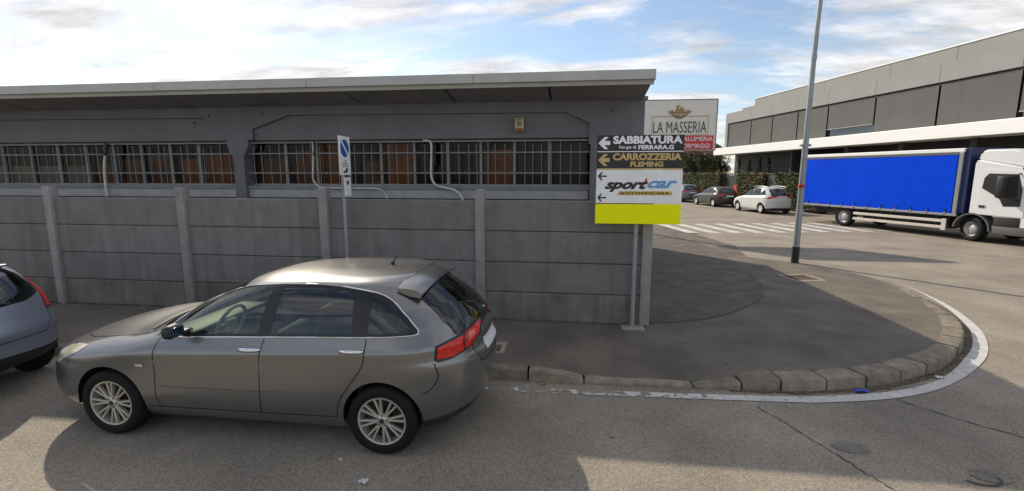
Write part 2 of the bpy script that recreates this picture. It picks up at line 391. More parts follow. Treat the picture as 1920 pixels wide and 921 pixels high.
# painted edge line, following the kerb: worn to the left of the dropped kerb
outer = [(-3.2, 5.0), (-.64, 5.03), (.79, 5.08), (2.27, 5.15), (2.78, 5.20), (3.64, 5.42), (4.42, 5.83), (5.24, 6.50), (5.87, 7.18), (6.47, 8.11), (6.98, 9.36), (7.25, 10.5), (7.36, 11.3)]
innr = [(-3.2, 5.10), (-.65, 5.14), (.81, 5.20), (2.30, 5.285), (2.85, 5.36), (3.72, 5.60), (4.48, 6.03), (5.24, 6.74), (5.82, 7.38), (6.37, 8.22), (6.89, 9.42), (7.20, 10.5), (7.35, 11.3)]
o_ = cr([(x, y, .008) for x, y in outer], 8); i_ = cr([(x, y, .008) for x, y in innr], 8)
def linemat():
    m = M['line_white'].copy(); m.name = 'line_worn'; t = m.node_tree; n = t.nodes; l = t.links; b = n['Principled BSDF']; out = n['Material Output']
    g = n.new('ShaderNodeNewGeometry'); nz = n.new('ShaderNodeTexNoise'); nz.inputs['Scale'].default_value = 9; nz.inputs['Detail'].default_value = 8; l.new(g.outputs['Position'], nz.inputs['Vector'])
    sx = n.new('ShaderNodeSeparateXYZ'); l.new(g.outputs['Position'], sx.inputs[0])
    mr = n.new('ShaderNodeMapRange'); l.new(sx.outputs[0], mr.inputs[0])
    for i, v in enumerate((-1.5, 3.0, -.14, .22)): mr.inputs[i+1].default_value = v
    ad = n.new('ShaderNodeMath'); l.new(nz.outputs['Fac'], ad.inputs[0]); l.new(mr.outputs[0], ad.inputs[1])
    st = n.new('ShaderNodeMapRange'); l.new(ad.outputs[0], st.inputs[0]); st.inputs[1].default_value = .46; st.inputs[2].default_value = .56
    tr = n.new('ShaderNodeBsdfTransparent'); mx = n.new('ShaderNodeMixShader'); l.new(st.outputs[0], mx.inputs[0]); l.new(tr.outputs[0], mx.inputs[1]); l.new(b.outputs[0], mx.inputs[2]); l.new(mx.outputs[0], out.inputs[0])
    M['line_worn'] = m
linemat()
vs = [];
for a, b in zip(o_, i_): vs += [a, b]
tag(MB().add(vs, [(2*i, 2*i+1, 2*i+3, 2*i+2) for i in range(len(o_)-1)]).build('edge_line', 'line_worn'), kind='structure')
# crack seams in the road
def crack(pts, w=.03):
    q = [(p.x+random.uniform(-.012, .012), p.y+random.uniform(-.012, .012)) for p in cr([(x, y, 0) for x, y in pts], 9)]
    tag(ribbon(q, w, lambda x, y: .005, 'road_crack', 'tar', wob=.8), kind='structure')
crack([(3.5, 5.45), (3.9, 5.0), (4.35, 4.62), (4.8, 4.2), (5.5, 3.7)], .015)
crack([(2.2, 4.55), (2.35, 4.2), (2.5, 3.85), (2.65, 3.5), (2.8, 3.1), (3.0, 2.5)], .012)
crack([(2.0, 5.0), (2.12, 4.75), (2.2, 4.55)], .012)
# manhole covers in the carriageway and oil stains
def manhole(x, y, r):
    m = MB(); m.revolve([(0, .003), (r*.93, .004), (r*.97, .001), (r, .006), (r*1.08, .005)], 40, 'z', (x, y, .001)); return tag(m.build('manhole_cover', 'tar', None, smooth=60), kind='structure')
def blot(x, y, rx, ry, name='tar_patch'):
    n = 28; vs = [(x, y, .005)]+[(x+rx*math.cos(2*math.pi*i/n)*random.uniform(.86, 1.1), y+ry*math.sin(2*math.pi*i/n)*random.uniform(.86, 1.1), .005) for i in range(n)]
    return tag(MB().add(vs, [(0, i+1, (i+1) % n+1) for i in range(n)]).build(name, 'cover'), kind='structure')
blot(2.55, 4.32, .17, .10); blot(3.45, 4.02, .15, .10)
tag(ribbon([(3.33+.15*math.cos(a), 3.98+.10*math.sin(a)) for a in np.linspace(-2.6, .2, 14)], .02, lambda x, y: .009, 'road_crack', 'tar'), kind='structure')

# crosswalk
cw0 = Vector((4.75, 20.0)); cd = Vector((-.215, .977)); cx_ = Vector((.977, .215))
for i in range(10):
    a = cw0+cx_*(i*.97); w = .48; L = 3.6
    q = [a, a+cx_*w, a+cx_*w+cd*L, a+cd*L]
    tag(MB().add([(p.x, p.y, .006 if i else .03) for p in q], [(0, 1, 2, 3)]).build('crosswalk_stripe', 'line_old'), kind='structure')
# parking bay line under the far cars
def strip(a, b, w, name='painted_line', z=.006):
    a, b = Vector(a), Vector(b); d = (b-a).normalized(); n = Vector((-d.y, d.x))*w/2
    tag(MB().add([(p.x, p.y, z) for p in (a-n, a+n, b+n, b-n)], [(0, 1, 2, 3)]).build(name, 'line_white'), kind='structure')

# pavement gully and drain grate
g = thing('drain_grate', 'rusty square drain grate set in the pavement corner near the lamp post', 'drain', (5.33, 11.55, zwalk(5.33, 11.55)), R(14))
MB().box(-.38, .38, -.36, -.27, -.05, .012).box(-.38, .38, .27, .36, -.05, .012).box(-.38, -.29, -.27, .27, -.05, .012).box(.29, .38, -.27, .27, -.05, .012).build('frame', 'drain_frame', g)
MB().box(-.29, .29, -.27, .27, -.05, -.0).build('pit', 'iron', g)
for i in range(9): MB().box(-.26+i*.06, -.235+i*.06, -.26, .26, .001, .009).build('slat', 'iron', g)
g = thing('pavement_hatch', 'small pale stone hatch in the pavement behind the grey wagon', 'hatch', (-.98, 6.02, .128), 0)
MB().bbox(-.13, .13, -.25, .25, -.03, .004, .003).build('slab', 'stone_pale', g)
MB().box(-.07, .07, -.12, .12, .004, .009).build('lid', 'iron', g)

# ------------------------------------------------------------------ concrete panel fence
FY = 7.34; fx = [-14.3, -11.73, -9.16, -6.58, -4.02, -1.43, 1.14]
fence = thing('concrete_fence', 'long grey precast concrete panel fence along the pavement', 'fence', (0, FY, .1))
for i, x in enumerate(fx):
    w = .075
    m = MB(); m.bbox(x-w, x+w, -.09, .07, -.05, 2.11+random.uniform(-.015, .015), .018); p = m.build('post', 'fence_post', fence, smooth=40)
    if i: p.rotation_euler = (random.uniform(-.006, .006), random.uniform(-.004, .004), 0)
for a, b in zip(fx, fx[1:]):
    for j in range(4):
        z0 = -.03 if j == 0 else .49*j-.012+.005; z1 = .49*(j+1)-.017
        jx = random.uniform(-.006, .006)
        m = MB()
        # panel with a chamfered lip at top and a recessed joint
        prof = [(-.028+jx, z0+.012), (-.018+jx, z0), (.03, z0), (.03, z1), (-.016+jx, z1), (-.028+jx, z1-.014)]
        m.prism(prof, 'x', a+.06, b-.06)
        m.build('panel', 'fence_panel_low' if j == 0 else 'fence_panel', fence)
    MB().box(a+.06, b-.06, .005, .028, -.02, 1.93).build('joint_backing', 'tar', fence)
# tufts of moss and dirt at the foot of the fence
wv = MB()
for i in range(900):
    x = random.uniform(-11, 1.2); y = FY-.05-abs(random.gauss(0, .03)); h = random.uniform(.01, .035); a = random.uniform(0, 6.28); w = random.uniform(.006, .02)
    wv.add([(x-w*math.cos(a), y-w*math.sin(a), .12), (x+w*math.cos(a), y+w*math.sin(a), .12), (x+random.uniform(-.02, .02), y+random.uniform(-.02, .02), .125+h)], [(0, 1, 2)])
tag(wv.build('moss', 'weed'), 'low dark moss growing along the foot of the concrete fence', 'moss', kind='stuff')

# ------------------------------------------------------------------ grey workshop building
WY = 9.3; XR = 1.31
bld = thing('workshop_building', 'low grey workshop with barred strip windows and overhanging roof behind the fence', 'building', (0, WY, 0))
D = .26                                              # window recess
cols = [(-14.6, -14.2), (-7.08, -6.84), (.33, XR)]
# end pier, columns with haunches
def haunch(x0, x1, e=.12):
    return [(x0, 0.), (x1, 0.), (x1, 2.78), (x1+e, 3.02), (x1+e, 3.14), (x0-e, 3.14), (x0-e, 3.02), (x0, 2.78)]
MB().prism(haunch(-7.08, -6.84), 'y', 0, D+.2).build('column', 'wall_grey', bld)
MB().prism(haunch(-14.6, -14.3), 'y', 0, D+.2).build('column', 'wall_grey', bld)
MB().box(.33, XR, 0, 8.2, 0, 3.86).build('end_wall', 'wall_grey', bld)
MB().box(-22, .33, .56, .62, 0, 2.0).box(-22, .33, 8.0, 8.2, 0, 3.9).build('wall', 'wall_grey', bld)
# upper wall: recessed trapezoid panels framed by a proud beam
for (x0, x1) in ((-6.72, .30), (-14.2, -7.2)):
    pl = [(x0+.12, 3.135), (x1-.0, 3.135), (x1-.0, 3.40), (x1-.45, 3.60), (x0+.95, 3.63), (x0+.12, 3.36)]
    MB().prism(pl, 'y', .075, .3).build('wall_panel', 'wall_panel', bld)
    MB().prism([(x0+.12, 3.36), (x0+.95, 3.63), (x1-.45, 3.60), (x1, 3.40), (x1, 3.86), (x0-.0, 3.86), (x0-.0, 3.36)], 'y', 0, .3).build('beam', 'wall_grey', bld)
    MB().box(x0-.0, x0+.12, .0, .3, 3.142, 3.36).build('beam', 'wall_grey', bld)
MB().box(-7.2, -6.72, -.0, .3, 3.142, 3.86).build('beam', 'wall_grey', bld)
MB().box(.30, .33, 0.001, .3, 3.0, 3.86).build('beam', 'wall_grey', bld)
for (x, z) in ((-7.55, 3.64), (-6.35, 3.66), (.72, 3.62), (-7.9, 3.5)): MB().revolve([(0, -.012), (.018, -.01), (.02, .01)], 12, 'y', (x, 0, z)).build('anchor', 'black', bld)
# windows
def window(x0, x1, mull, fills, zt=3.13, zb=2.19):
    y = D
    w = MB(); w.box(x0, x1, y-.02, y+.05, zt-.04, zt).box(x0, x1, y-.02, y+.05, zb, zb+.045); fr = w.build('window_frame', 'frame_metal', bld)
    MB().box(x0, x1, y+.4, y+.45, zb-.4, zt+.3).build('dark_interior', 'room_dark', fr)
    for k, x in enumerate(mull): MB().box(x-.024, x+.024, y-.03, y+.05, zb+.045, zt-.04).build('mullion', 'frame_metal', fr)
    ed = [x0]+mull+[x1]
    for k, (a, b) in enumerate(zip(ed, ed[1:])):
        f = fills[k % len(fills)]
        MB().box(a+.024, b-.024, y+.012, y+.017, zb+.045, zt-.04).build('pane', 'win_glass', fr)
        if f:
            mt, top, gap = f
            MB().box(a+.03+gap, b-.03, y+.09+.01*(k % 3), y+.12+.01*(k % 3), zb+.03, zb+(zt-zb)*top).build('board', mt, fr)
    # security grille in front of the glazing
    gr = MB().box(x0+.01, x1-.01, y-.16, y-.148, zb+.26, zb+.285).build('grille_rail', 'bar_metal', fr)
    MB().box(x0+.01, x1-.01, y-.16, y-.148, zb+.66, zb+.685).build('grille_rail', 'bar_metal', fr)
    MB().box(x0+.01, x1-.01, y-.165, y-.14, zt-.06, zt-.035).build('grille_rail', 'bar_metal', fr)
    n = int(round((x1-x0)/.186)); bar = MB().tube([(0, y-.142, zb+.03), (0, y-.142, zt-.10)], .0075, 6).mesh('grille_bar', 'bar_metal')
    long = MB().tube([(0, y-.142, zb-.02), (0, y-.142, zt-.03)], .0085, 6).mesh('grille_bar', 'bar_metal')
    for k in range(1, n):
        o = link('grille_bar', long if k % 4 == 0 else bar, fr); o.location.x = x0+(x1-x0)*k/n+random.uniform(-.008, .008); o.rotation_euler.y = random.uniform(-.012, .012)
    MB().box(x0-.02, x1, y-.2, y+.2, zb-.055, zb).build('window_sill', 'sill', fr)
    MB().box(x0-.0, x1-.02, y-.17, y+.2, zb-.24, zb-.057).build('sill_apron', 'sill_light', fr)
def wx(px): 
    # pixel column of the photograph at mid window height -> x on the glazing plane
    u = (px-960)/888; th = R(8.7); v = (460.5-305)/888; fw = math.cos(th)+v*math.sin(th); a = R(7.2)
    return (u*math.cos(a)-fw*math.sin(a))/(u*math.sin(a)+fw*math.cos(a))*(WY+D)
mr = [wx(p) for p in (538, 596, 656, 716, 778, 840, 902, 965, 1030)]
window(-6.84, .33, mr, [('board_brown', .62, .02), ('board_brown', .8, .1), ('board_orange', .93, .0), ('board_brown', .55, .2), ('board_orange', .95, .04), None, ('board_grey', .4, .3), ('board_orange', .8, .02), ('board_grey', .97, .0), ('board_grey', .9, .06)])
ml = sorted(wx(p) for p in (377, 323, 269, 217, 165, 113, 62, 10, -42, -95))
window(-14.2, -7.08, ml, [('board_pale', .46, 0), ('board_pale', .46, 0), ('board_pale', .46, 0), ('board_pale', .46, 0), ('board_pale', .46, 0), ('board_pale', .46, 0), ('board_brown', .5, .1), ('board_brown', .6, 0), ('board_brown', .75, .05), ('board_orange', .62, .1), ('board_orange', .72, 0)])
# roof: soffit slabs with open joints, two-step fascia
jx = [-15.5, -13.6, -11.62, -9.75, -7.88, -6.02, -4.16, -2.27, -.43, XR-.02]
for a, b in zip(jx, jx[1:]):
    MB().prism([(-.9, 3.925), (.02, 3.80), (.02, 3.98), (-.9, 4.03)], 'x', a+.022, b-.022).build('soffit_slab', 'soffit', bld)
MB().prism([(-.86, 3.95), (.02, 3.83), (.02, 3.97), (-.86, 4.02)], 'x', -22, XR-.05).build('soffit_joint', 'black', bld)
MB().box(-22, XR+.0, -.93, -.88, 3.915, 3.99).build('fascia_lower', 'fascia_low', bld)
fe = [XR+.02-3.05*k for k in range(8)]
for a, b in zip(fe[1:], fe): MB().prism([(-.99, 3.99), (-.90, 3.975), (-.90, 4.14), (-1.0, 4.14)], 'x', a+.004, b-.004).build('fascia', 'fascia', bld)
MB().box(-22, XR+.0, -.9, 8.3, 4.04, 4.12).build('roof', 'fascia', bld)
MB().box(-22, XR-.03, .03, 8.0, 3.862, 4.03).build('roof_deck', 'soffit', bld)
MB().bbox(XR-.06, XR+.05, -.02, .12, 3.80, 3.865, .01).build('coping', 'soffit', bld)
# alarm siren
al = thing('alarm_box', 'cream and brown alarm siren box on the grey wall', 'alarm', (-1.03, WY+.035, 3.37))
MB().bbox(-.085, .085, -.085, 0, -.12, .125, .015).build('casing', 'alarm_cream', al, smooth=40)
MB().bbox(-.07, .07, -.095, -.08, -.115, -.06, .006).build('strobe', 'alarm_brown', al, smooth=40)
MB().bbox(-.05, .05, -.092, -.08, -.02, .07, .006).build('grille', 'sill', al, smooth=40)
MB().box(-.06, .06, -.09, -.08, .085, .105).build('vent', 'alarm_brown', al)
# pipes hanging out of the windows
def pipe(pts, r, label, dark=None):
    o = thing('drain_hose', label, 'hose', (0, 0, 0))
    MB().tube(cr(pts, 8), r, 8).build('hose', 'pipe_white', o, smooth=60)
    if dark: MB().tube(cr(dark, 6), r*1.25, 8).build('hose_sleeve', 'pipe_dark', o, smooth=60)
gy = WY+D-.20
pipe([(wx(598), gy, 3.1), (wx(599), gy-.02, 2.9), (wx(598), gy-.04, 2.6), (wx(597), gy-.05, 2.36), (wx(602), gy-.06, 2.24), (wx(612), gy-.08, 2.17), (wx(640), gy-.1, 2.155), (wx(690), gy-.1, 2.15), (wx(718), gy-.1, 2.14), (wx(730), gy-.12, 2.07), (wx(735), gy-.14, 1.95)], .017, 'thin white hose lying along the window sill behind the parking sign', [(wx(601), gy-.01, 3.09), (wx(602), gy-.02, 2.95), (wx(600), gy-.03, 2.82)])
pipe([(wx(800), gy, 3.1), (wx(811), gy, 3.09), (wx(815), gy-.01, 3.02), (wx(815), gy-.02, 2.8), (wx(814), gy-.03, 2.5), (wx(816), gy-.05, 2.33), (wx(824), gy-.07, 2.22), (wx(840), gy-.1, 2.17), (wx(856), gy-.14, 2.14), (wx(868), gy-.18, 2.06), (wx(876), gy-.22, 1.94)], .023, 'thick white hose sagging from the barred window over the sill in the middle', [(wx(817), gy+.03, 3.06), (wx(819), gy+.03, 2.8), (wx(818), gy+.02, 2.62)])
pipe([(wx(216), gy, 2.86), (wx(214), gy-.02, 2.7), (wx(212), gy-.03, 2.4), (wx(213), gy-.05, 1.95)], .027, 'short white pipe hanging from the left window between two fence posts', [(wx(220), gy, 3.1), (wx(219), gy-.01, 2.98), (wx(216), gy-.02, 2.84)])
# ------------------------------------------------------------------ cars: a body surface P(s, v) cut into panels
mat('paint_grey', (.215, .217, .218), .30, metal=.82, var=.03, scale=2, coat=.9)
mat('paint_blue', (.40, .44, .56), .30, metal=.7, coat=.9)
mat('paint_white', (.62, .63, .64), .35, coat=.8)
mat('paint_black', (.010, .011, .015), .3, coat=.9)
mat('paint_silver', (.17, .18, .19), .32, metal=.5, coat=.9)
mat('trim_black', (.012, .012, .013), .3)
mat('plastic_dark', (.022, .022, .024), .55)
mat('seam_dark', (.008, .008, .008), .8)
mat('chrome', (.75, .75, .77), .12, metal=1.0)
mat('alloy', (.50, .47, .41), .38, metal=.45, var=.1, scale=30)
mat('alloy_bright', (.72, .72, .72), .35, metal=.3)
mat('disc_dark', (.035, .032, .03), .6, metal=.2)
mat('tail_red', (.58, .008, .005), .18, coat=.3, var=.25, scale=28)
mat('tail_pink', (.62, .13, .10), .12, coat=1.0)
mat('lamp_cream', (.55, .51, .36), .15, coat=1.0)
mat('mirror_blue', (.05, .07, .12), .08, metal=.7)
mat('seat_dark', (.10, .105, .095), .9)
mat('seat_light', (.30, .33, .30), .85)
mat('plate_white', (.65, .66, .68), .5)
glassmat('car_glass', (.56, .64, .57), .08)
glassmat('car_glass_dark', (.22, .27, .25), .07)

def pchip(t, y, q):
    t = np.asarray(t, float); y = np.asarray(y, float); h = np.diff(t); d = np.diff(y)/h; n = len(t); m = np.zeros(n)
    for i in range(1, n-1):
        if d[i-1]*d[i] > 0:
            w1 = 2*h[i]+h[i-1]; w2 = h[i]+2*h[i-1]; m[i] = (w1+w2)/(w1/d[i-1]+w2/d[i])
    m[0] = d[0]; m[-1] = d[-1]
    i = np.clip(np.searchsorted(t, q)-1, 0, n-2); s = (q-t[i])/h[i]
    return (2*s**3-3*s**2+1)*y[i]+(s**3-2*s**2+s)*h[i]*m[i]+(-2*s**3+3*s**2)*y[i+1]+(s**3-s**2)*h[i]*m[i+1]

class Shell:
    LS, LV = 3.5, 2.4
    def __init__(self, rows, tilt=-.048, NS=300, NV=180):
        # row: z, xf, xr, w, front run, pF, qF, rear run, pR, qR, crown
        Rw = np.array(rows, float)
        tv = [0.]
        for a, b in zip(Rw, Rw[1:]):
            tv.append(tv[-1]+.5*math.hypot(b[0]-a[0], b[3]-a[3])+.25*math.hypot(b[0]-a[0], b[1]-a[1])+.25*math.hypot(b[0]-a[0], b[2]-a[2]))
        tv = np.array(tv)/tv[-1]; self.tv = tv
        q = np.linspace(0, 1, NV); prm = np.array([pchip(tv, Rw[:, k], q) for k in range(Rw.shape[1])]).T
        ph = np.linspace(np.pi/2, 0, 160); tab = np.zeros((NV, NS, 3))
        for i, (z, xf, xr, w, af, pf, qf, ar, pr, qr, cr_) in enumerate(prm):
            w = max(w, 0)
            sph, cph = np.sin(ph), np.cos(ph)
            x1 = (xf-af)+af*sph**(2/pf); y1 = w*cph**(2/qf)
            x2 = (xr+ar)-ar*sph[::-1]**(2/pr); y2 = w*cph[::-1]**(2/qr)
            x = np.concatenate([x1, x2]); y = np.concatenate([y1, y2])
            wf = np.concatenate([sph**(2/pf), np.zeros(len(x2))])
            y = y*(1-.012*np.clip(np.abs(x+.2)/2, 0, 1.2)**2)
            zz = z+tilt*np.clip(x, -1.9, 1.2)*np.clip((z-.45)/.4, 0, 1)*np.clip((1.5-z)/.3, 0, 1)
            if w > .05: zz = zz+cr_*(1-(y/w)**2)*wf
            L = np.concatenate([[0], np.cumsum(np.hypot(np.diff(x), np.diff(y)))]); L /= L[-1]
            u = np.linspace(0, 1, NS); tab[i, :, 0] = np.interp(u, L, x); tab[i, :, 1] = np.interp(u, L, y); tab[i, :, 2] = np.interp(u, L, zz)
        self.T = tab; self.NS, self.NV = NS, NV
        ds = np.gradient(tab, axis=1); dv = np.gradient(tab, axis=0); N = np.cross(ds, dv)
        # orient outward
        ln = np.linalg.norm(N, axis=2, keepdims=True); N = N/np.maximum(ln, 1e-12)
        c = np.array([-.1, 0, .8]); sg = np.sign(((tab-c)*N).sum(2, keepdims=True)); sg[sg == 0] = 1; 
        if (sg.mean() < 0): N = -N
        N[-2:] = (0, 0, 1); N[:, 0, 1] = 0; N[:, -1, 1] = 0
        N /= np.maximum(np.linalg.norm(N, axis=2, keepdims=True), 1e-9)
        self.N = N
    def at(self, s, v, A=None):
        A = self.T if A is None else A
        s = np.clip(np.asarray(s, float), 0, 1)*(self.NS-1); v = np.clip(np.asarray(v, float), 0, 1)*(self.NV-1)
        i = np.clip(np.floor(v).astype(int), 0, self.NV-2); j = np.clip(np.floor(s).astype(int), 0, self.NS-2); a = (v-i)[..., None]; b = (s-j)[..., None]
        return (A[i, j]*(1-a)+A[i+1, j]*a)*(1-b)+(A[i, j+1]*(1-a)+A[i+1, j+1]*a)*b
    def inv(self, pts, mode='side'):
        """projected points -> (s, v). side: (x, z); rear/front: (y, z); top: (x, y)"""
        ax = {'side': (0, 2), 'rear': (1, 2), 'front': (1, 2), 'top': (0, 1)}[mode]
        nm = {'side': (1, 1), 'rear': (0, -1), 'front': (0, 1), 'top': (2, 1)}[mode]
        ok = self.N[..., nm[0]]*nm[1] > (.12 if mode != 'top' else .2)
        if mode == 'front': ok &= self.T[..., 0] > .5
        F = self.T[..., ax]; out = []
        for p in pts:
            d = ((F-np.array(p))**2).sum(2); d[~ok] = 1e9; i, j = np.unravel_index(d.argmin(), d.shape); s, v = j/(self.NS-1), i/(self.NV-1)
            for _ in range(6):
                e = 1e-3; f0 = self.at(s, v)[list(ax)]; r = np.array(p)-f0
                s_ = min(s, 1-e); v_ = min(v, 1-e); b0 = self.at(s_, v_)[list(ax)]
                J = np.array([self.at(s_+e, v_)[list(ax)]-b0, self.at(s_, v_+e)[list(ax)]-b0]).T/e
                try: dlt = np.linalg.solve(J, r)
                except Exception: break
                dlt = np.clip(dlt, -.01, .01); s = min(max(s+dlt[0], 0), 1); v = min(max(v+dlt[1], 0), 1)
            out.append((s, v))
        return out
def densify(pts, h=.03, closed=True):
    out = []; P = list(pts); k = len(P)
    for i in range(k if closed else k-1):
        a, b = P[i], P[(i+1) % k]; n = max(1, int(math.hypot(b[0]-a[0], b[1]-a[1])/h))
        out += [(a[0]+(b[0]-a[0])*t/n, a[1]+(b[1]-a[1])*t/n) for t in range(n)]
    if not closed: out.append(P[-1])
    return out
def curve2(pts, n=5): return [(p.x, p.y) for p in cr([(a, b, 0) for a, b in pts], n)]
def band(line, w):
    P = [Vector(p) for p in line]; k = len(P); L = []; Rr = []
    for i, p in enumerate(P):
        d = (P[min(i+1, k-1)]-P[max(i-1, 0)]).normalized(); n = Vector((-d.y, d.x))*w/2; L.append(tuple(p+n)); Rr.append(tuple(p-n))
    return L+Rr[::-1]

def wheel_proto(r=.318, rim=.222, w=.205, kind='multi', alloy='alloy'):
    """wheel at origin, outer face towards +Y"""
    root = bpy.data.objects.new('wheel', None); C.objects.link(root)
    t = MB().revolve([(rim-.012, w/2-.03), (rim+.004, w/2-.004), (rim+.02, w/2+.004), (r-.035, w/2+.006), (r-.012, w/2-.012), (r, w/2-.035), (r+.001, 0), (r, -w/2+.035), (r-.012, -w/2+.012), (rim, -w/2)], 48)
    t.build('tyre', 'rubber', root, smooth=50)
    y = w/2-.012
    rm = MB().revolve([(rim-.03, y-.09), (rim-.02, y-.02), (rim-.018, y+.002), (rim-.004, y+.006), (rim+.002, y-.004), (rim, y-.03)], 48).build('rim', alloy, root, smooth=40)
    MB().revolve([(0, y-.075), (rim-.01, y-.08)], 32).build('brake_disc', 'disc_dark', root)
    if kind == 'multi':
        sp = MB(); k = 8
        for i in range(k):
            for off in (-.13, .13):
                a0 = 2*math.pi*i/k+.2+off*.55; a1 = 2*math.pi*i/k+.2+off*1.05
                pa = Vector((math.cos(a0), 0, math.sin(a0)))*.045+Vector((0, y-.012, 0)); pb = Vector((math.cos(a1), 0, math.sin(a1)))*(rim-.014)+Vector((0, y-.002, 0))
                tn = Vector((-math.sin(a1), 0, math.cos(a1)))*.0088; dn = Vector((0, -.028, 0)); up = Vector((0, .004, 0))
                sp.add([pa-tn, pa+tn, pb+tn, pb-tn, pa-tn*.5+up, pa+tn*.5+up, pb+tn*.6+up, pb-tn*.6+up, pa-tn+dn, pa+tn+dn, pb+tn+dn, pb-tn+dn], [(4, 5, 6, 7), (0, 4, 7, 3), (1, 2, 6, 5), (0, 3, 11, 8), (1, 9, 10, 2), (3, 7, 6, 2)])
        sp.build('spokes', alloy, root)
        h = MB().revolve([(0, y+.002), (.028, y+.002), (.032, y-.004), (.06, y-.012), (.062, y-.04)], 24).build('hub_cap', alloy, root, smooth=50)
        MB().revolve([(0, y+.0035), (.024, y+.003)], 20).build('badge', 'disc_dark', root)
        for i in range(5):
            a = 2*math.pi*i/5; MB().revolve([(0, y-.006), (.009, y-.006), (.009, y-.02)], 8, 'y', (.045*math.cos(a), 0, .045*math.sin(a))).build('bolt', 'disc_dark', root)
    else:
        sp = MB()
        for i in range(5):
            a = 2*math.pi*i/5+.3; c = Vector((math.cos(a), 0, math.sin(a))); tn = Vector((-math.sin(a), 0, math.cos(a)))
            yy = Vector((0, y-.01, 0)); dn = Vector((0, -.03, 0))
            sp.add([c*.03-tn*.035+yy, c*.03+tn*.035+yy, c*(rim-.01)+tn*.06+yy, c*(rim-.01)-tn*.06+yy, c*.03-tn*.035+yy+dn, c*.03+tn*.035+yy+dn, c*(rim-.01)+tn*.06+yy+dn, c*(rim-.01)-tn*.06+yy+dn], [(0, 1, 2, 3), (0, 3, 7, 4), (1, 5, 6, 2)])
        sp.build('spokes', alloy, root)
        MB().revolve([(0, y), (.05, y-.003), (.055, y-.03)], 20).build('hub_cap', alloy, root, smooth=50)
    return root

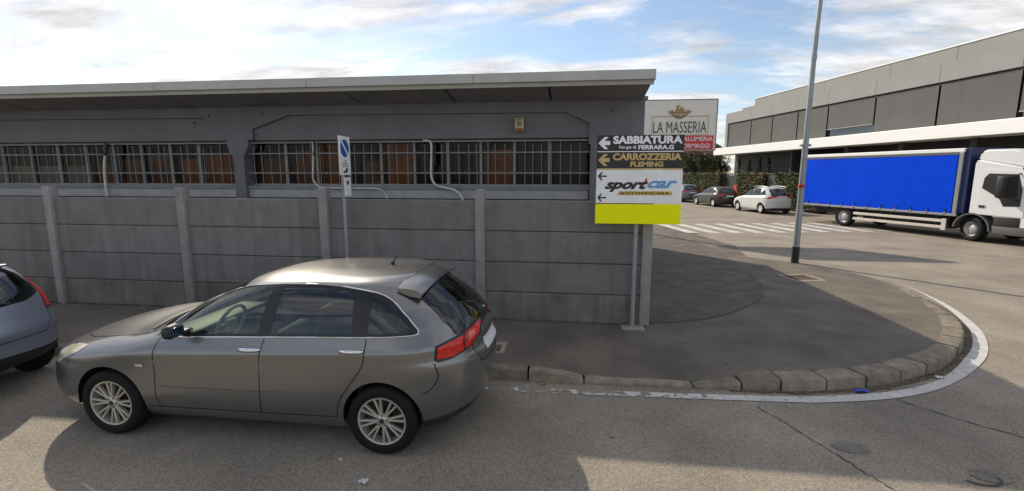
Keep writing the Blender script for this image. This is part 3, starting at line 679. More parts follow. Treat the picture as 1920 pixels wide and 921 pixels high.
def build_car(spec, label, loc, rz, paint, group=None, name='parked_car', glass='car_glass'):
    sh = Shell(spec['rows'], spec.get('tilt', -.048)); LS, LV = sh.LS, sh.LV
    car = thing(name, label, 'car', loc, rz, group)
    zb = spec['rows'][0][0]+.004
    regions = []         # (part name, polygon in domain, priority order = list order, last wins)
    cons = []
    def region(nm, pts, mode='side', closed=True):
        d = densify(pts, spec['h']*.8); q = sh.inv([(a, max(b, zb)) if mode != 'top' else (a, b) for a, b in d], mode)
        pl = [(s*LS, v*LV) for s, v in q]; regions.append((nm, pl)); cons.append(pl); return pl
    def dom(nm, pts): 
        pl = [(a*LS, b*LV) for a, b in densify(pts, .012)]; regions.append((nm, pl)); cons.append(pl)
    late = ('light_trim', 'taillight', 'taillamp_inner', 'headlight')
    for nm, mode, pts in spec['regions']:
        if nm.split('#')[0] not in late: region(nm, pts, mode)
    for mode, line in spec.get('seams', []): region('seam', band(densify(line, .04, False), .009), mode)
    for nm, mode, pts in spec['regions']:
        if nm.split('#')[0] in late: region(nm, pts, mode)
    wxs, wz, wr = spec['wheels'], spec['wz'], spec['arch']
    for x in wxs:
        arc = [(x+wr*math.cos(a), wz+wr*1.02*math.sin(a)) for a in np.linspace(-.5, math.pi+.5, 30)]
        region('hole', [p for p in arc if p[1] > zb-.15] )
    # triangulate
    h = spec['h']; gx = np.arange(0, LS+1e-6, h); gx[-1] = LS; gv = np.arange(0, LV+1e-6, h); gv[-1] = LV
    verts = [Vector((a, b)) for a in gx for b in gv]; edges = []
    for pl in cons:
        o = len(verts); verts += [Vector(p) for p in pl]; n = len(pl); edges += [(o+i, o+(i+1) % n) for i in range(n)]
    r = delaunay_2d_cdt(verts, edges, [], 0, 2e-4)
    co = np.array([tuple(p) for p in r[0]]); tri = np.array([f for f in r[2] if len(f) == 3]); cen = co[tri].mean(1)
    lab = np.array(['body']*len(tri), dtype=object)
    for nm, pl in regions: lab[pip(cen, pl)] = nm
    s, v = co[:, 0]/LS, co[:, 1]/LV
    P = sh.at(s, v); N = sh.at(s, v, sh.N); N /= np.maximum(np.linalg.norm(N, axis=1, keepdims=True), 1e-9)
    P[s < 1e-5, 1] = 0; P[s > 1-1e-5, 1] = 0; P[v > 1-1e-5, 1] = 0
    mats = dict(body=paint, seam='seam_dark', dlo='trim_black', glass=glass, windshield=glass, rear_window=spec.get('rear_glass', 'car_glass_dark'), taillight='tail_red', taillamp_inner='tail_pink', headlight='lamp_cream', bumper_lower='plastic_dark', front_lip='plastic_dark', front_door=paint, rear_door=paint, hood=paint, roof=paint, tailgate=paint, grille='plastic_dark', rear_bumper=paint, front_bumper=paint, sill=paint, repeater='lamp_cream', number_plate='plate_white', light_trim='trim_black')
    nice = dict(glass='side_window', dlo='window_trim', seam='panel_gap', repeater='side_indicator', taillamp_inner='taillight_lens')
    center = {'hood', 'roof', 'windshield', 'rear_window', 'tailgate', 'body', 'rear_bumper', 'front_bumper', 'bumper_lower', 'front_lip', 'seam', 'grille', 'number_plate', 'dlo'}
    body_o = None
    for nm in ['body']+sorted(set(lab)-{'body', 'hole'}):
        base = nm.split('#')[0]; t = tri[lab == nm]
        if not len(t): continue
        for side in ([0] if base in center else [1, -1]):
            sides = (1, -1) if side == 0 else (side,)
            vs, ns, fs = [], [], []
            for sd in sides:
                used, invi = np.unique(t, return_inverse=True); o = len(vs); invi = invi.reshape(t.shape)
                off = {'seam': -.006, 'glass': -.003, 'dlo': -.002, 'rear_window': -.003, 'windshield': -.002, 'taillight': .003, 'headlight': .003, 'taillamp_inner': .006, 'repeater': .006, 'light_trim': .001}.get(base, 0.)
                pp = P[used]+N[used]*off; pp = pp*np.array([1, sd, 1]); nn = N[used]*np.array([1, sd, 1])
                vs += [tuple(x) for x in pp]; ns += [tuple(x) for x in nn]
                # orientation: match the outward normal
                for f in invi:
                    a, b, c = pp[f[0]], pp[f[1]], pp[f[2]]; g = np.cross(b-a, c-a)
                    fs.append(tuple(int(k)+o for k in (f if g @ nn[f[0]] > 0 else f[::-1])))
            me = bpy.data.meshes.new(base); me.from_pydata(vs, [], fs); me.materials.append(M[mats[base]]); me.shade_smooth()
            me.normals_split_custom_set_from_vertices(ns)
            ob = link(nice.get(base, base), me, car)
            if base == 'body': body_o = ob
            if base == 'seam': ob['kind'] = 'stuff'
    # mirror-symmetric small parts
    def both(nm, fn, material, smooth=40, parent=car):
        for sd in (1, -1):
            m = MB(); fn(m); m.v = [(x, y*sd, z) for x, y, z in m.v]; m.build(nm, material, parent, smooth)
    # floor pan, wells
    x0, x1 = spec['rows'][2][2]+.2, spec['rows'][2][1]-.2
    MB().box(x0+.1, x1-.1, -.62, .62, zb+.02, zb+.10).build('floor_pan', 'plastic_dark', car)
    for x in wxs:
        for sd in (1, -1):
            pr = [(x+(wr+.004)*math.cos(a), wz+(wr+.004)*math.sin(a)) for a in np.linspace(-.10, math.pi+.10, 22)]
            m = MB(); k = len(pr); w_ = spec['rows'][3][3]
            m.add([(p[0], sd*(w_-.035), p[1]) for p in pr]+[(p[0], sd*.50, p[1]) for p in pr], [(i, i+1, k+i+1, k+i) for i in range(k-1)]+[tuple(range(k, 2*k))])
            m.build('wheel_well', 'black', car)
            o = copy_tree(spec['wheel'], car); o.location = (x, sd*(w_-.115), spec.get('wr', .318)); o.rotation_euler = (0, random.uniform(0, 6), 0 if sd > 0 else math.pi)
    # chrome or black line round the side windows
    if spec.get('trim'):
        for sd in (1, -1):
            q = sh.inv(densify(spec['trim'], .05), 'side'); pts = [Vector(sh.at(a, b)+sh.at(a, b, sh.N)*.002) for a, b in q]
            pts = [Vector((p.x, p.y*sd, p.z)) for p in pts]; pts.append(pts[0])
            MB().tube(pts, .0075, 6, False).build('window_moulding', 'chrome', car, smooth=60)
    # interior
    if spec.get('interior'):
        fx_ = spec['interior']
        for sy in (.37, -.37):
            for sx in (fx_, fx_-.95):
                MB().bbox(sx-.10, sx+.02, sy-.23, sy+.23, .35, 1.02, .05, Matrix.Translation((sx, 0, .4)) @ Matrix.Rotation(R(-12), 4, 'Y') @ Matrix.Translation((-sx, 0, -.4))).build('seat_back', 'seat_dark', car, smooth=50)
                MB().bbox(sx-.17-.05, sx-.17+.05, sy-.12, sy+.12, 1.05, 1.26, .045).build('headrest', 'seat_dark', car, smooth=50)
                MB().bbox(sx-.05, sx+.45, sy-.23, sy+.23, .40, .56, .05).build('seat_cushion', 'seat_dark', car, smooth=50)
        MB().bbox(fx_+.62, fx_+1.0, -.68, .68, .62, .985, .06).build('dashboard', 'plastic_dark', car, smooth=50)
        sw = [Vector((fx_+.50+.19*.35*math.cos(a)*-1, .37+.19*math.sin(a), .98+.19*.94*math.cos(a))) for a in np.linspace(0, 2*math.pi, 25)]
        MB().tube(sw, .017, 8, False).build('steering_wheel', 'seat_light', car, smooth=60)
        MB().bbox(fx_+.47, fx_+.53, .30, .44, .91, 1.03, .02).tube([(fx_+.5, .37, .97), (fx_+.75, .37, .9)], .03, 8).build('steering_hub', 'seat_light', car, smooth=60)
    return car, sh, both

# --- the grey wagon
#        z     xf     xr     w     af   pF   qF   ar   pR   qR  crown
ROWS_W = [(.20, 2.14, -1.96, .78, .75, 2.8, 2.8, .70, 2.6, 2.6, 0),
          (.27, 2.24, -2.06, .835, .80, 2.8, 2.8, .75, 2.6, 2.6, 0),
          (.45, 2.31, -2.16, .872, .85, 2.7, 2.8, .80, 2.5, 2.6, 0),
          (.64, 2.30, -2.19, .880, .90, 2.6, 2.8, .85, 2.5, 2.5, 0),
          (.74, 2.26, -2.185, .885, .95, 2.6, 2.8, .85, 2.5, 2.5, 0),
          (.79, 2.23, -2.15, .887, .95, 2.6, 2.8, .85, 2.45, 2.5, .00),
          (.862, 2.02, -2.14, .890, .95, 2.6, 3.0, .85, 2.4, 2.45, .035),
          (.880, 1.93, -2.138, .886, .95, 2.7, 3.1, .85, 2.4, 2.45, .045),
          (.95, 1.55, -2.11, .854, .90, 3.0, 3.4, .85, 2.4, 2.4, .06),
          (1.01, 1.16, -2.08, .826, .75, 3.0, 3.2, .85, 2.4, 2.4, .05),
          (1.06, 1.00, -2.04, .810, .80, 2.7, 3.0, .83, 2.4, 2.4, .015),
          (1.22, .72, -1.87, .755, .85, 2.6, 3.0, .78, 2.4, 2.4, 0),
          (1.37, .38, -1.72, .690, .85, 2.5, 3.0, .72, 2.4, 2.4, 0),
          (1.455, .12, -1.62, .635, .80, 2.5, 3.0, .64, 2.5, 2.5, 0),
          (1.502, -.08, -1.565, .560, .70, 2.4, 2.8, .55, 2.6, 2.6, 0),
          (1.526, -.28, -1.52, .42, .5, 2.3, 2.5, .4, 2.6, 2.6, 0),
          (1.541, -.5, -1.26, .22, .3, 2.2, 2.3, .3, 2.5, 2.5, 0),
          (1.544, -.7, -1.02, .0, .15, 2, 2, .15, 2, 2, 0)]
DLO_W = curve2([(.86, .975), (.66, 1.155), (.36, 1.305), (.06, 1.405), (-.28, 1.455), (-.72, 1.468), (-1.12, 1.44), (-1.36, 1.375), (-1.53, 1.24), (-1.64, 1.13)], 4)+[(-1.654, 1.108), (-1.65, 1.09), (-1.62, 1.08), (-1.2, 1.062), (-.75, 1.045), (-.26, 1.025), (.24, 1.003)]
wheel_w = wheel_proto()
SPEC_W = dict(rows=ROWS_W, h=.032, wheels=(1.325, -1.335), wz=.325, arch=.355, wheel=wheel_w, trim=DLO_W, interior=-.10,
    regions=[('hood', 'top', [(2.02, 0), (1.98, .30), (1.88, .50), (1.70, .61), (1.45, .665), (1.15, .69), (1.0, .70), (1.05, .5), (1.13, .25), (1.15, 0)]),
             ('windshield', 'top', [(1.04, 0), (1.01, .35), (.93, .58), (.84, .675), (.62, .655), (.30, .60), (.10, .555), (.12, .3), (.13, 0)]),
             ('roof', 'top', [(.03, 0), (.02, .3), (-.02, .50), (-.4, .565), (-1.0, .565), (-1.36, .53), (-1.47, .49), (-1.50, .25), (-1.51, 0)]),
             ('front_door', 'side', [(.81, .31), (.835, .44), (.81, .65), (.80, .86), (.775, .972), (.24, 1.0), (-.27, 1.022), (-.25, .9), (-.225, .71), (-.20, .33)]),
             ('rear_door', 'side', [(-.20, .33), (-.225, .71), (-.25, .9), (-.27, 1.022), (-.75, 1.042), (-1.215, 1.06), (-1.215, .96), (-1.185, .82), (-1.06, .64), (-.96, .49), (-.92, .34)]),
             ('dlo', 'side', DLO_W),
             ('glass#1', 'side', [(.64, 1.12), (.40, 1.265), (.1, 1.375), (-.12, 1.42), (-.27, 1.43), (-.20, 1.05), (.24, 1.032), (.66, 1.01)]),
             ('glass#2', 'side', [(-.39, 1.435), (-.72, 1.445), (-1.06, 1.42), (-1.08, 1.085), (-.75, 1.07), (-.32, 1.05)]),
             ('glass#3', 'side', [(-1.24, 1.375), (-1.37, 1.325), (-1.50, 1.21), (-1.60, 1.115), (-1.22, 1.09)]),
             ('tailgate', 'rear', [(0, .72), (.40, .735), (.46, .85), (.47, .93), (.50, .985), (.55, 1.01), (.40, 1.03), (0, 1.04)]),
             ('rear_window', 'rear', [(0, 1.05), (.40, 1.04), (.55, 1.02), (.59, 1.045), (.575, 1.16), (.545, 1.30), (.50, 1.41), (0, 1.46)]),
             ('number_plate', 'rear', [(0, .80), (.26, .80), (.26, .91), (0, .91)]),
             ('bumper_lower', 'rear', [(0, .205), (.9, .205), (.9, .30), (.55, .36), (0, .36)]),
             ('front_lip', 'front', [(0, .205), (.85, .205), (.80, .26), (.5, .30), (0, .36)]),
             ('grille', 'front', [(0, .60), (.34, .60), (.42, .74), (0, .75)]),
             ('headlight', 'side', [(2.045, .64), (2.00, .73), (1.90, .80), (1.72, .835), (1.60, .84), (1.66, .79), (1.82, .72), (1.93, .66)]),
             ('light_trim', 'side', [(-1.795, 0.865), (-1.799, 0.985), (-1.907, 1.02), (-2.019, 1.05), (-2.087, 1.1), (-2.1, 1.09), (-2.113, 0.97), (-2.044, 0.895), (-1.941, 0.855), (-1.829, 0.845)]),
             ('taillight', 'side', [(-1.816, 0.875), (-1.821, 0.97), (-1.915, 1.0), (-1.997, 1.02), (-2.01, 0.9), (-1.941, 0.872)]),
             ('taillight#2', 'side', [(-2.019, 0.905), (-2.006, 1.03), (-2.079, 1.075), (-2.092, 1.06), (-2.1, 0.975), (-2.053, 0.915)]),
             ('taillamp_inner#1', 'side', [(-2.036, 0.95), (-2.027, 1.015), (-2.066, 1.035), (-2.079, 0.985)]),
             ('repeater', 'side', [(1.00, .715), (.99, .735), (.93, .74), (.905, .725), (.92, .71)]),
             ],
    seams=[('side', curve2([(.81, .30), (.835, .44), (.81, .65), (.80, .86), (.775, .968)])), ('side', curve2([(-.20, .32), (-.225, .71), (-.25, .9), (-.27, 1.018)])),
           ('side', curve2([(-1.215, 1.058), (-1.215, .96), (-1.185, .82), (-1.06, .64), (-.96, .49), (-.92, .33)])), ('side', [(.93, .315), (.3, .318), (-.3, .322), (-.93, .33)]),
           ('top', [(2.02, .0), (1.98, .30), (1.88, .50), (1.70, .61), (1.45, .665), (1.15, .69), (.98, .70)]), ('side', curve2([(-1.80, .84), (-1.83, .72), (-1.77, .62), (-1.70, .58)])),
           ('rear', [(0, .72), (.40, .735), (.46, .85), (.47, .93), (.50, .985), (.575, 1.03), (.585, 1.16), (.55, 1.30), (.515, 1.40)]), ('top', [(-1.46, .50), (-1.49, .40), (-1.50, .25), (-1.51, 0)])])
carA, shA, bothA = build_car(SPEC_W, 'grey metallic station wagon parked alongside the kerb, nearest car', (-2.945, 4.535, 0), math.pi, 'paint_grey')
bpy.data.objects.remove  # keep reference
def handle(m, x, z, sh=shA):
    s, v = sh.inv([(x, z)])[0]; y = float(sh.at(s, v)[1])
    m.tube([(x+.10, y+.004, z), (x+.085, y+.028, z+.002), (x+.03, y+.038, z+.004), (x-.04, y+.036, z+.004), (x-.085, y+.024, z+.002), (x-.10, y+.004, z)], [.012, .018, .021, .020, .017, .012], 10)
bothA('door_handle', lambda m: handle(m, -.15, .925), 'chrome', 60)
bothA('door_handle', lambda m: handle(m, -1.10, .955), 'chrome', 60)
def mirror(m, x=.53, z=1.075, y=.825):
    M4 = Matrix.Translation((x, y+.10, z))
    m.bbox(-.05, .06, -.085, .085, -.06, .065, .045, M4)
    m.bbox(-.03, .04, -.20, -.06, -.06, -.02, .015, M4)
bothA('door_mirror', mirror, 'plastic_dark', 50)
bothA('mirror_glass', lambda m: m.bbox(.472, .483, .862, .988, 1.035, 1.122, .003), 'mirror_blue')
# thin dark strip along the lower doors, modelled in place of a reflection line
def reflection_strip(m, xa, xb, za, zb_):
    pts = []
    for t in np.linspace(0, 1, 12):
        x = xa+(xb-xa)*t; z = za+(zb_-za)*t; s, v = shA.inv([(x, z)])[0]; p = shA.at(s, v); pts.append((float(p[0]), float(p[1])+.0, float(p[2])))
    m.tube(pts, .006, 6)
bothA('door_reflection_strip', lambda m: reflection_strip(m, .79, -.19, .525, .535), 'truck_grey')
bothA('door_reflection_strip', lambda m: reflection_strip(m, -.23, -.985, .536, .545), 'truck_grey')
# roof antenna, spoiler, wipers
MB().tube([(-1.15, 0, 1.545), (-1.16, 0, 1.575)], [.022, .015], 10).tube([(-1.155, 0, 1.565), (-1.18, 0, 1.60), (-1.21, 0, 1.64)], [.007, .006, .004], 6).build('antenna', 'black', carA, smooth=60)
def spoiler():
    m = MB(); n = 18; rows = []
    for i in range(n+1):
        y = -.60+1.2*i/n; q = abs(y)/.6
        xe = -1.695+.05*q**2.2; zt = 1.475-.065*q**2.6; xi = -1.44+.02*q**2; s_ = 1.525-.085*q**2.3
        rows.append([(xi, y, s_-.02), (xi-.01, y, s_+.010), (xi-.14, y, (s_+zt)/2+.016), (xe+.02, y, zt+.008), (xe-.004, y, zt-.012), (xe+.012, y, zt-.036-.01*q**6), (xi-.12, y, s_-.05-.015*q**4)])
    k = 7; m.add([p for r_ in rows for p in r_], [(i*k+j, i*k+(j+1) % k, (i+1)*k+(j+1) % k, (i+1)*k+j) for i in range(n) for j in range(k)]+[tuple(range(k)), tuple(range(n*k, n*k+k))])
    m.build('spoiler', 'paint_grey', carA, smooth=50)
spoiler()
MB().tube([(-2.03, -.10, 1.10), (-1.97, -.1, 1.16), (-1.92, .10, 1.21)], [.02, .013, .008], 8).bbox(-2.07, -2.01, -.15, -.05, 1.05, 1.12, .015).build('rear_wiper', 'plate_white', carA, smooth=50)
for ys in ([.66, .45, .2, .04], [0., -.2, -.4, -.56]):
    q = shA.inv([(1.045-.10*abs(y)-.02*k, abs(y)) for k, y in enumerate(ys)], 'top'); pts = [Vector(shA.at(a, b)+shA.at(a, b, shA.N)*.014) for a, b in q]
    MB().tube([(p.x, math.copysign(p.y, y), p.z) for p, y in zip(pts, ys)], .007, 6).build('wiper', 'black', carA)
# --- the pale blue hatchback, cut off by the left edge
ROWS_H = [(.22, 1.75, -1.62, .74, .6, 2.6, 2.6, .5, 3.0, 3.0, 0), (.30, 1.84, -1.80, .80, .7, 2.6, 2.6, .5, 3.0, 3.0, 0), (.45, 1.90, -1.92, .84, .8, 2.5, 2.6, .55, 3.0, 2.9, 0),
          (.62, 1.89, -1.95, .858, .85, 2.4, 2.6, .6, 2.9, 2.8, 0), (.76, 1.82, -1.90, .856, .9, 2.4, 2.7, .65, 2.9, 2.8, 0), (.85, 1.6, -1.865, .845, .9, 2.6, 3.0, .65, 2.9, 2.8, .03),
          (.92, 1.3, -1.84, .825, .8, 3, 3.2, .65, 2.9, 2.9, .05), (.98, .98, -1.81, .80, .7, 2.8, 3.1, .65, 3, 3, .03), (1.12, .66, -1.70, .745, .8, 2.6, 3, .62, 3, 3, 0), (1.26, .34, -1.57, .68, .8, 2.5, 3, .6, 3, 3, 0),
          (1.36, .08, -1.46, .615, .75, 2.5, 3, .55, 3, 3, 0), (1.405, -.08, -1.38, .54, .6, 2.4, 2.8, .5, 3, 2.8, 0), (1.435, -.28, -1.25, .40, .45, 2.3, 2.5, .4, 2.8, 2.6, 0), (1.45, -.45, -1.0, .2, .3, 2.2, 2.3, .25, 2.5, 2.5, 0), (1.453, -.6, -.85, 0, .12, 2, 2, .12, 2, 2, 0)]
wheel_h = wheel_proto(.30, .20, .19, 'five', 'alloy_bright')
DLO_H = curve2([(.80, .93), (.55, 1.10), (.25, 1.24), (-.05, 1.315), (-.5, 1.335), (-.95, 1.30), (-1.25, 1.20), (-1.35, 1.11)], 4)+[(-1.28, 1.06), (-.8, 1.01), (-.2, .97), (.3, .95)]
SPEC_H = dict(rows=ROWS_H, h=.045, wheels=(1.22, -1.26), wz=.305, arch=.335, wr=.30, wheel=wheel_h, interior=-.1, tilt=-.05, rear_glass='car_glass',
    regions=[('hood', 'top', [(1.7, 0), (1.64, .3), (1.45, .58), (1.1, .66), (.92, .62), (.95, 0)]), ('windshield', 'top', [(.86, 0), (.84, .35), (.72, .60), (.3, .56), (.06, .50), (.08, 0)]),
             ('front_door', 'side', [(.72, .33), (.74, .6), (.70, .92), (.3, .945), (-.3, .965), (-.28, .33)]), ('rear_door', 'side', [(-.28, .33), (-.3, .965), (-1.0, 1.02), (-1.02, .75), (-.85, .5), (-.80, .34)]),
             ('dlo', 'side', DLO_H), ('glass#1', 'side', [(.60, 1.02), (.2, 1.22), (-.22, 1.29), (-.25, .995), (.62, .965)]), ('glass#2', 'side', [(-.34, 1.30), (-.6, 1.31), (-.95, 1.275), (-1.0, 1.05), (-.36, 1.005)]),
             ('tailgate', 'rear', [(0, .62), (.5, .62), (.60, .75), (.60, .9), (.59, 1.03), (.40, .985), (0, .975)]), ('rear_window', 'rear', [(0, .985), (.40, .995), (.60, 1.05), (.60, 1.13), (.545, 1.26), (.48, 1.335), (0, 1.365)]),
             ('bumper_lower', 'rear', [(0, .23), (.82, .23), (.82, .46), (.55, .44), (0, .46)]),
             ('light_trim', 'rear', [(.60, .85), (.735, .83), (.765, .92), (.745, 1.03), (.675, 1.17), (.615, 1.24), (.59, 1.20), (.61, 1.08), (.615, .95)]),
             ('taillight', 'rear', [(.615, .865), (.735, .845), (.76, .92), (.74, 1.03), (.672, 1.16), (.615, 1.23), (.625, 1.08), (.63, .95)]),
             ('headlight', 'side', [(1.75, .66), (1.6, .78), (1.35, .82), (1.5, .70)])],
    seams=[('side', [(.72, .33), (.74, .6), (.70, .92)]), ('side', [(-.28, .33), (-.3, .965)]), ('side', [(-.80, .34), (-.85, .5), (-1.02, .75), (-1.0, 1.02)]), ('rear', [(0, .62), (.5, .62), (.60, .75), (.62, .88)])])
carB, shB, bothB = build_car(SPEC_H, 'pale blue hatchback cut by the left edge, in front of the grey wagon', (-8.02, 4.15, 0), math.pi, 'paint_blue')
carB.scale = (1, 1, 1.02)
MB().tube([(-1.79, .05, .985), (-1.76, .12, 1.04), (-1.70, -.05, 1.10), (-1.64, -.36, 1.16)], [.018, .012, .009, .006], 8).build('rear_wiper', 'black', carB, smooth=50)
MB().bbox(-1.50, -1.33, -.5, .5, 1.36, 1.385, .01).build('spoiler', 'paint_blue', carB, smooth=50)

# --- far cars along the side street, tails towards the camera
def scaled(sx, sy, sz, paint_regs=('hood', 'windshield', 'dlo', 'glass', 'rear_window', 'tailgate', 'taillight', 'headlight', 'number_plate', 'bumper_lower', 'front_door', 'rear_door')):
    rows = [(z*sz if z > .3 else z, xf*sx, xr*sx, w*sy, af*sx, pf, qf, ar*sx, pr, qr, c) for (z, xf, xr, w, af, pf, qf, ar, pr, qr, c) in ROWS_W]
    f = dict(side=(sx, sz), top=(sx, sy), rear=(sy, sz), front=(sy, sz))
    regs = [(n, m, [(a*f[m][0], b*f[m][1]) for a, b in p]) for n, m, p in SPEC_W['regions'] if n.split('#')[0] in paint_regs]
    seams = [(m, [(a*f[m][0], b*f[m][1]) for a, b in p]) for m, p in SPEC_W['seams'][:3]]
    return dict(rows=rows, h=.075, wheels=(1.325*sx, -1.335*sx), wz=.325, arch=.36, wheel=wheel_h, wr=.31, regions=regs, seams=seams, interior=-.1)
d2 = Vector((-math.sin(R(11.7)), math.cos(R(11.7)))); n2 = Vector((d2.y, -d2.x)); rz2 = math.atan2(d2.y, d2.x)
def spot(t, off): p = Vector((11.42, 30.6))+d2*t+n2*off; return (p.x, p.y, 0)
carW, _, bw = build_car(scaled(.96, 1.02, 1.05), 'white people carrier with roof rails parked beside the hedge, nearest the truck', spot(1.35, .90), rz2, 'paint_white', 'cars parked along the side street', glass='car_glass_dark')
bw('roof_rail', lambda m: m.tube([(.1, .55, 1.56), (.0, .56, 1.635), (-.8, .57, 1.665), (-1.4, .55, 1.62), (-1.5, .54, 1.56)], .018, 6), 'steel')
carK, _, bk = build_car(scaled(1.0, 1.0, .95), 'black estate car parked between the white carrier and a grey car', spot(7.3, .90), rz2, 'paint_black', 'cars parked along the side street', glass='car_glass_dark')
carG, _, bg_ = build_car(scaled(.95, 1.0, .98), 'grey car farthest off, half hidden behind the direction sign', spot(13.2, .95), rz2, 'paint_silver', 'cars parked along the side street', glass='car_glass_dark')
for o in (wheel_w, wheel_h):
    for ch in list(o.children_recursive)+[o]: bpy.data.objects.remove(ch)

# ------------------------------------------------------------------ direction sign
FR = (R(90), 0, 0)
sg = thing('direction_sign', 'stack of black, white and yellow direction boards on a pole at the fence end', 'sign', (.945, 7.12, .12))
MB().tube([(0, .03, -.1), (0, .03, 1.9), (0, .03, 2.78)], .033, 12).build('pole', 'pole_grey', sg, smooth=60)
MB().bbox(-.16, .18, -.10, .12, -.03, .025, .02).build('footing', 'stone_pale', sg)
ox, oz = .945, .12
def board(z0, z1, material, x0=.345, x1=1.555, nm='board'):
    b = MB(); b.bbox(x0-ox, x1-ox, -.062, -.038, z0-oz, z1-oz, .003); return b.build(nm, material, sg)
b1 = board(2.772, 2.995, 'sign_black'); b2 = board(2.528, 2.756, 'sign_black'); b3 = board(2.025, 2.505, 'sign_white'); b4 = board(1.725, 2.012, 'sign_yellow', .342, 1.553)
board(2.757, 2.771, 'sign_white', .35, 1.55, 'edge_strip'); board(2.506, 2.527, 'gold', .35, 1.55, 'edge_strip')
yb = -.0635
def T(body, parent, material, cx, cz, w, h, **k): return text(body, 'lettering', material, parent, w, h, (cx-ox, yb, cz-oz), FR, **k)
def arrow_solid(parent, material, cx, cz, w, h):
    pl = [(-.5, 0), (.02, .5), (.36, .5), (.0, .17), (.5, .17), (.5, -.17), (.0, -.17), (.36, -.5), (.02, -.5)]
    MB().prism([(cx-ox+a*w, cz-oz+b*h) for a, b in pl], 'y', yb-.002, yb+.003).build('arrow', material, parent)
def arrow_line(parent, cx, cz, w, h):
    m = MB(); m.box(cx-ox-w*.4, cx-ox+w*.5, yb-.002, yb+.003, cz-oz-.010, cz-oz+.010)
    t = .018
    m.prism([(cx-ox-w*.5, cz-oz), (cx-ox-w*.1, cz-oz+h*.5), (cx-ox+w*.04, cz-oz+h*.5), (cx-ox-w*.5+t*1.9, cz-oz), (cx-ox+w*.04, cz-oz-h*.5), (cx-ox-w*.1, cz-oz-h*.5)], 'y', yb-.0035, yb+.002)
    m.build('arrow', 'sign_black', parent)
arrow_solid(b1, 'sign_white', .445, 2.885, .165, .17)
T('SABBIATURA', b1, 'sign_white', 1.05, 2.927, .96, .112, bold=.045)
T('Fer.gia di', b1, 'sign_white', .775, 2.82, .235, .05, bold=.025); T('FERRARA.G', b1, 'sign_white', 1.17, 2.823, .49, .062, bold=.04)
arrow_solid(b2, 'gold', .445, 2.645, .165, .17)
T('CARROZZERIA', b2, 'gold', 1.05, 2.69, .96, .10, bold=.045); T('FLEMING', b2, 'gold', 1.05, 2.585, .46, .075, bold=.045)
arrow_line(b3, .43, 2.415, .13, .12); arrow_line(b3, .43, 2.105, .13, .12)
T('sport', b3, 'sign_black', .775, 2.275, .62, .175, bold=.045, shear=.45); T('car', b3, 'sign_blue', 1.28, 2.298, .42, .11, bold=.035, shear=.45)
MB().prism([(.64-ox, 2.145-oz), (1.43-ox, 2.145-oz), (1.415-ox, 2.20-oz), (.68-ox, 2.20-oz)], 'y', yb-.001, yb+.003).build('band', 'ochre', b3)
text('AUTOFFICINA', 'lettering', 'sign_black', b3, .70, .042, (1.035-ox, yb-.002, 2.172-oz), FR, bold=.02, space=1.2)
MB().prism([(1.03-ox, 2.33-oz), (1.055-ox, 2.40-oz), (1.07-ox, 2.33-oz)], 'y', yb-.0045, yb+.001).build('flash', 'red', b3)

# ------------------------------------------------------------------ parking sign on a pole
ps = thing('parking_sign', 'white plate with blue disc on a thin pole in front of the fence', 'sign', (-3.56, 7.10, .12))
MB().tube([(0, 0, -.1), (0, 0, 2.88)], .028, 12).build('pole', 'pole_grey', ps, smooth=60)
pl = MB().bbox(.03, .042, -.17, .19, 2.31, 2.90, .004).build('plate', 'sign_white', ps)
MB().bbox(.03, .04, -.04, .17, 1.98, 2.27, .003).build('small_plate', 'sign_white', ps)
MB().box(.041, .044, .03, .09, 2.16, 2.22).build('mark', 'sign_black', ps)
MB().revolve([(0, .0445), (.135, .044), (.135, .040)], 40, 'x', (0, .01, 2.72)).build('disc', 'road_blue', pl)
MB().box(-.001, .001, -.125, .125, -.018, .018, Matrix.Translation((.0455, .01, 2.72)) @ Matrix.Rotation(R(-48), 4, 'X')).build('slash', 'sign_white', pl)
for k, (w, z) in enumerate(((.08, 2.535), (.11, 2.505), (.20, 2.475), (.20, 2.445))): MB().box(.0415, .0435, .01-w/2, .01+w/2, z-.007, z+.007).build('print_line', 'text_grey', pl)
MB().prism([(-.05, 2.345), (.05, 2.345), (.06, 2.375), (.09, 2.385), (.08, 2.42), (.03, 2.41), (.02, 2.385), (-.02, 2.37), (-.06, 2.38)], 'x', .0415, .044).build('pictogram', 'sign_black', pl)

# ------------------------------------------------------------------ street lamp
lp = thing('street_lamp', 'tall tapered grey street lamp post with a black foot on the pavement corner', 'street lamp', (6.14, 13.75, .02))
MB().tube([(0, 0, 0), (0, 0, 2.5), (.01, 0, 5.2), (.02, 0, 6.0), (.05, 0, 7.2), (.14, 0, 8.1), (.6, .0, 8.6), (1.3, .0, 8.75)], [.088, .076, .062, .058, .052, .048, .042, .036], 14).build('pole', 'pole_grey', lp, smooth=60)
MB().tube([(0, 0, -.05), (0, 0, .44)], [.098, .094], 16).build('sleeve', 'black', lp, smooth=60)
MB().tube([(.012, 0, 5.35), (.013, 0, 5.47)], .068, 14).build('collar', 'pole_grey', lp, smooth=60)
MB().tube([(0, 0, 2.05), (0, 0, 2.13)], .082, 14).build('sticker', 'red', lp, smooth=60)
MB().bbox(-.13, .13, -.05, .05, 3.14, 3.20, .01).build('bracket', 'pole_grey', lp)
MB().bbox(1.2, 1.8, -.13, .13, 8.70, 8.83, .04).build('lamp_head', 'steel', lp)

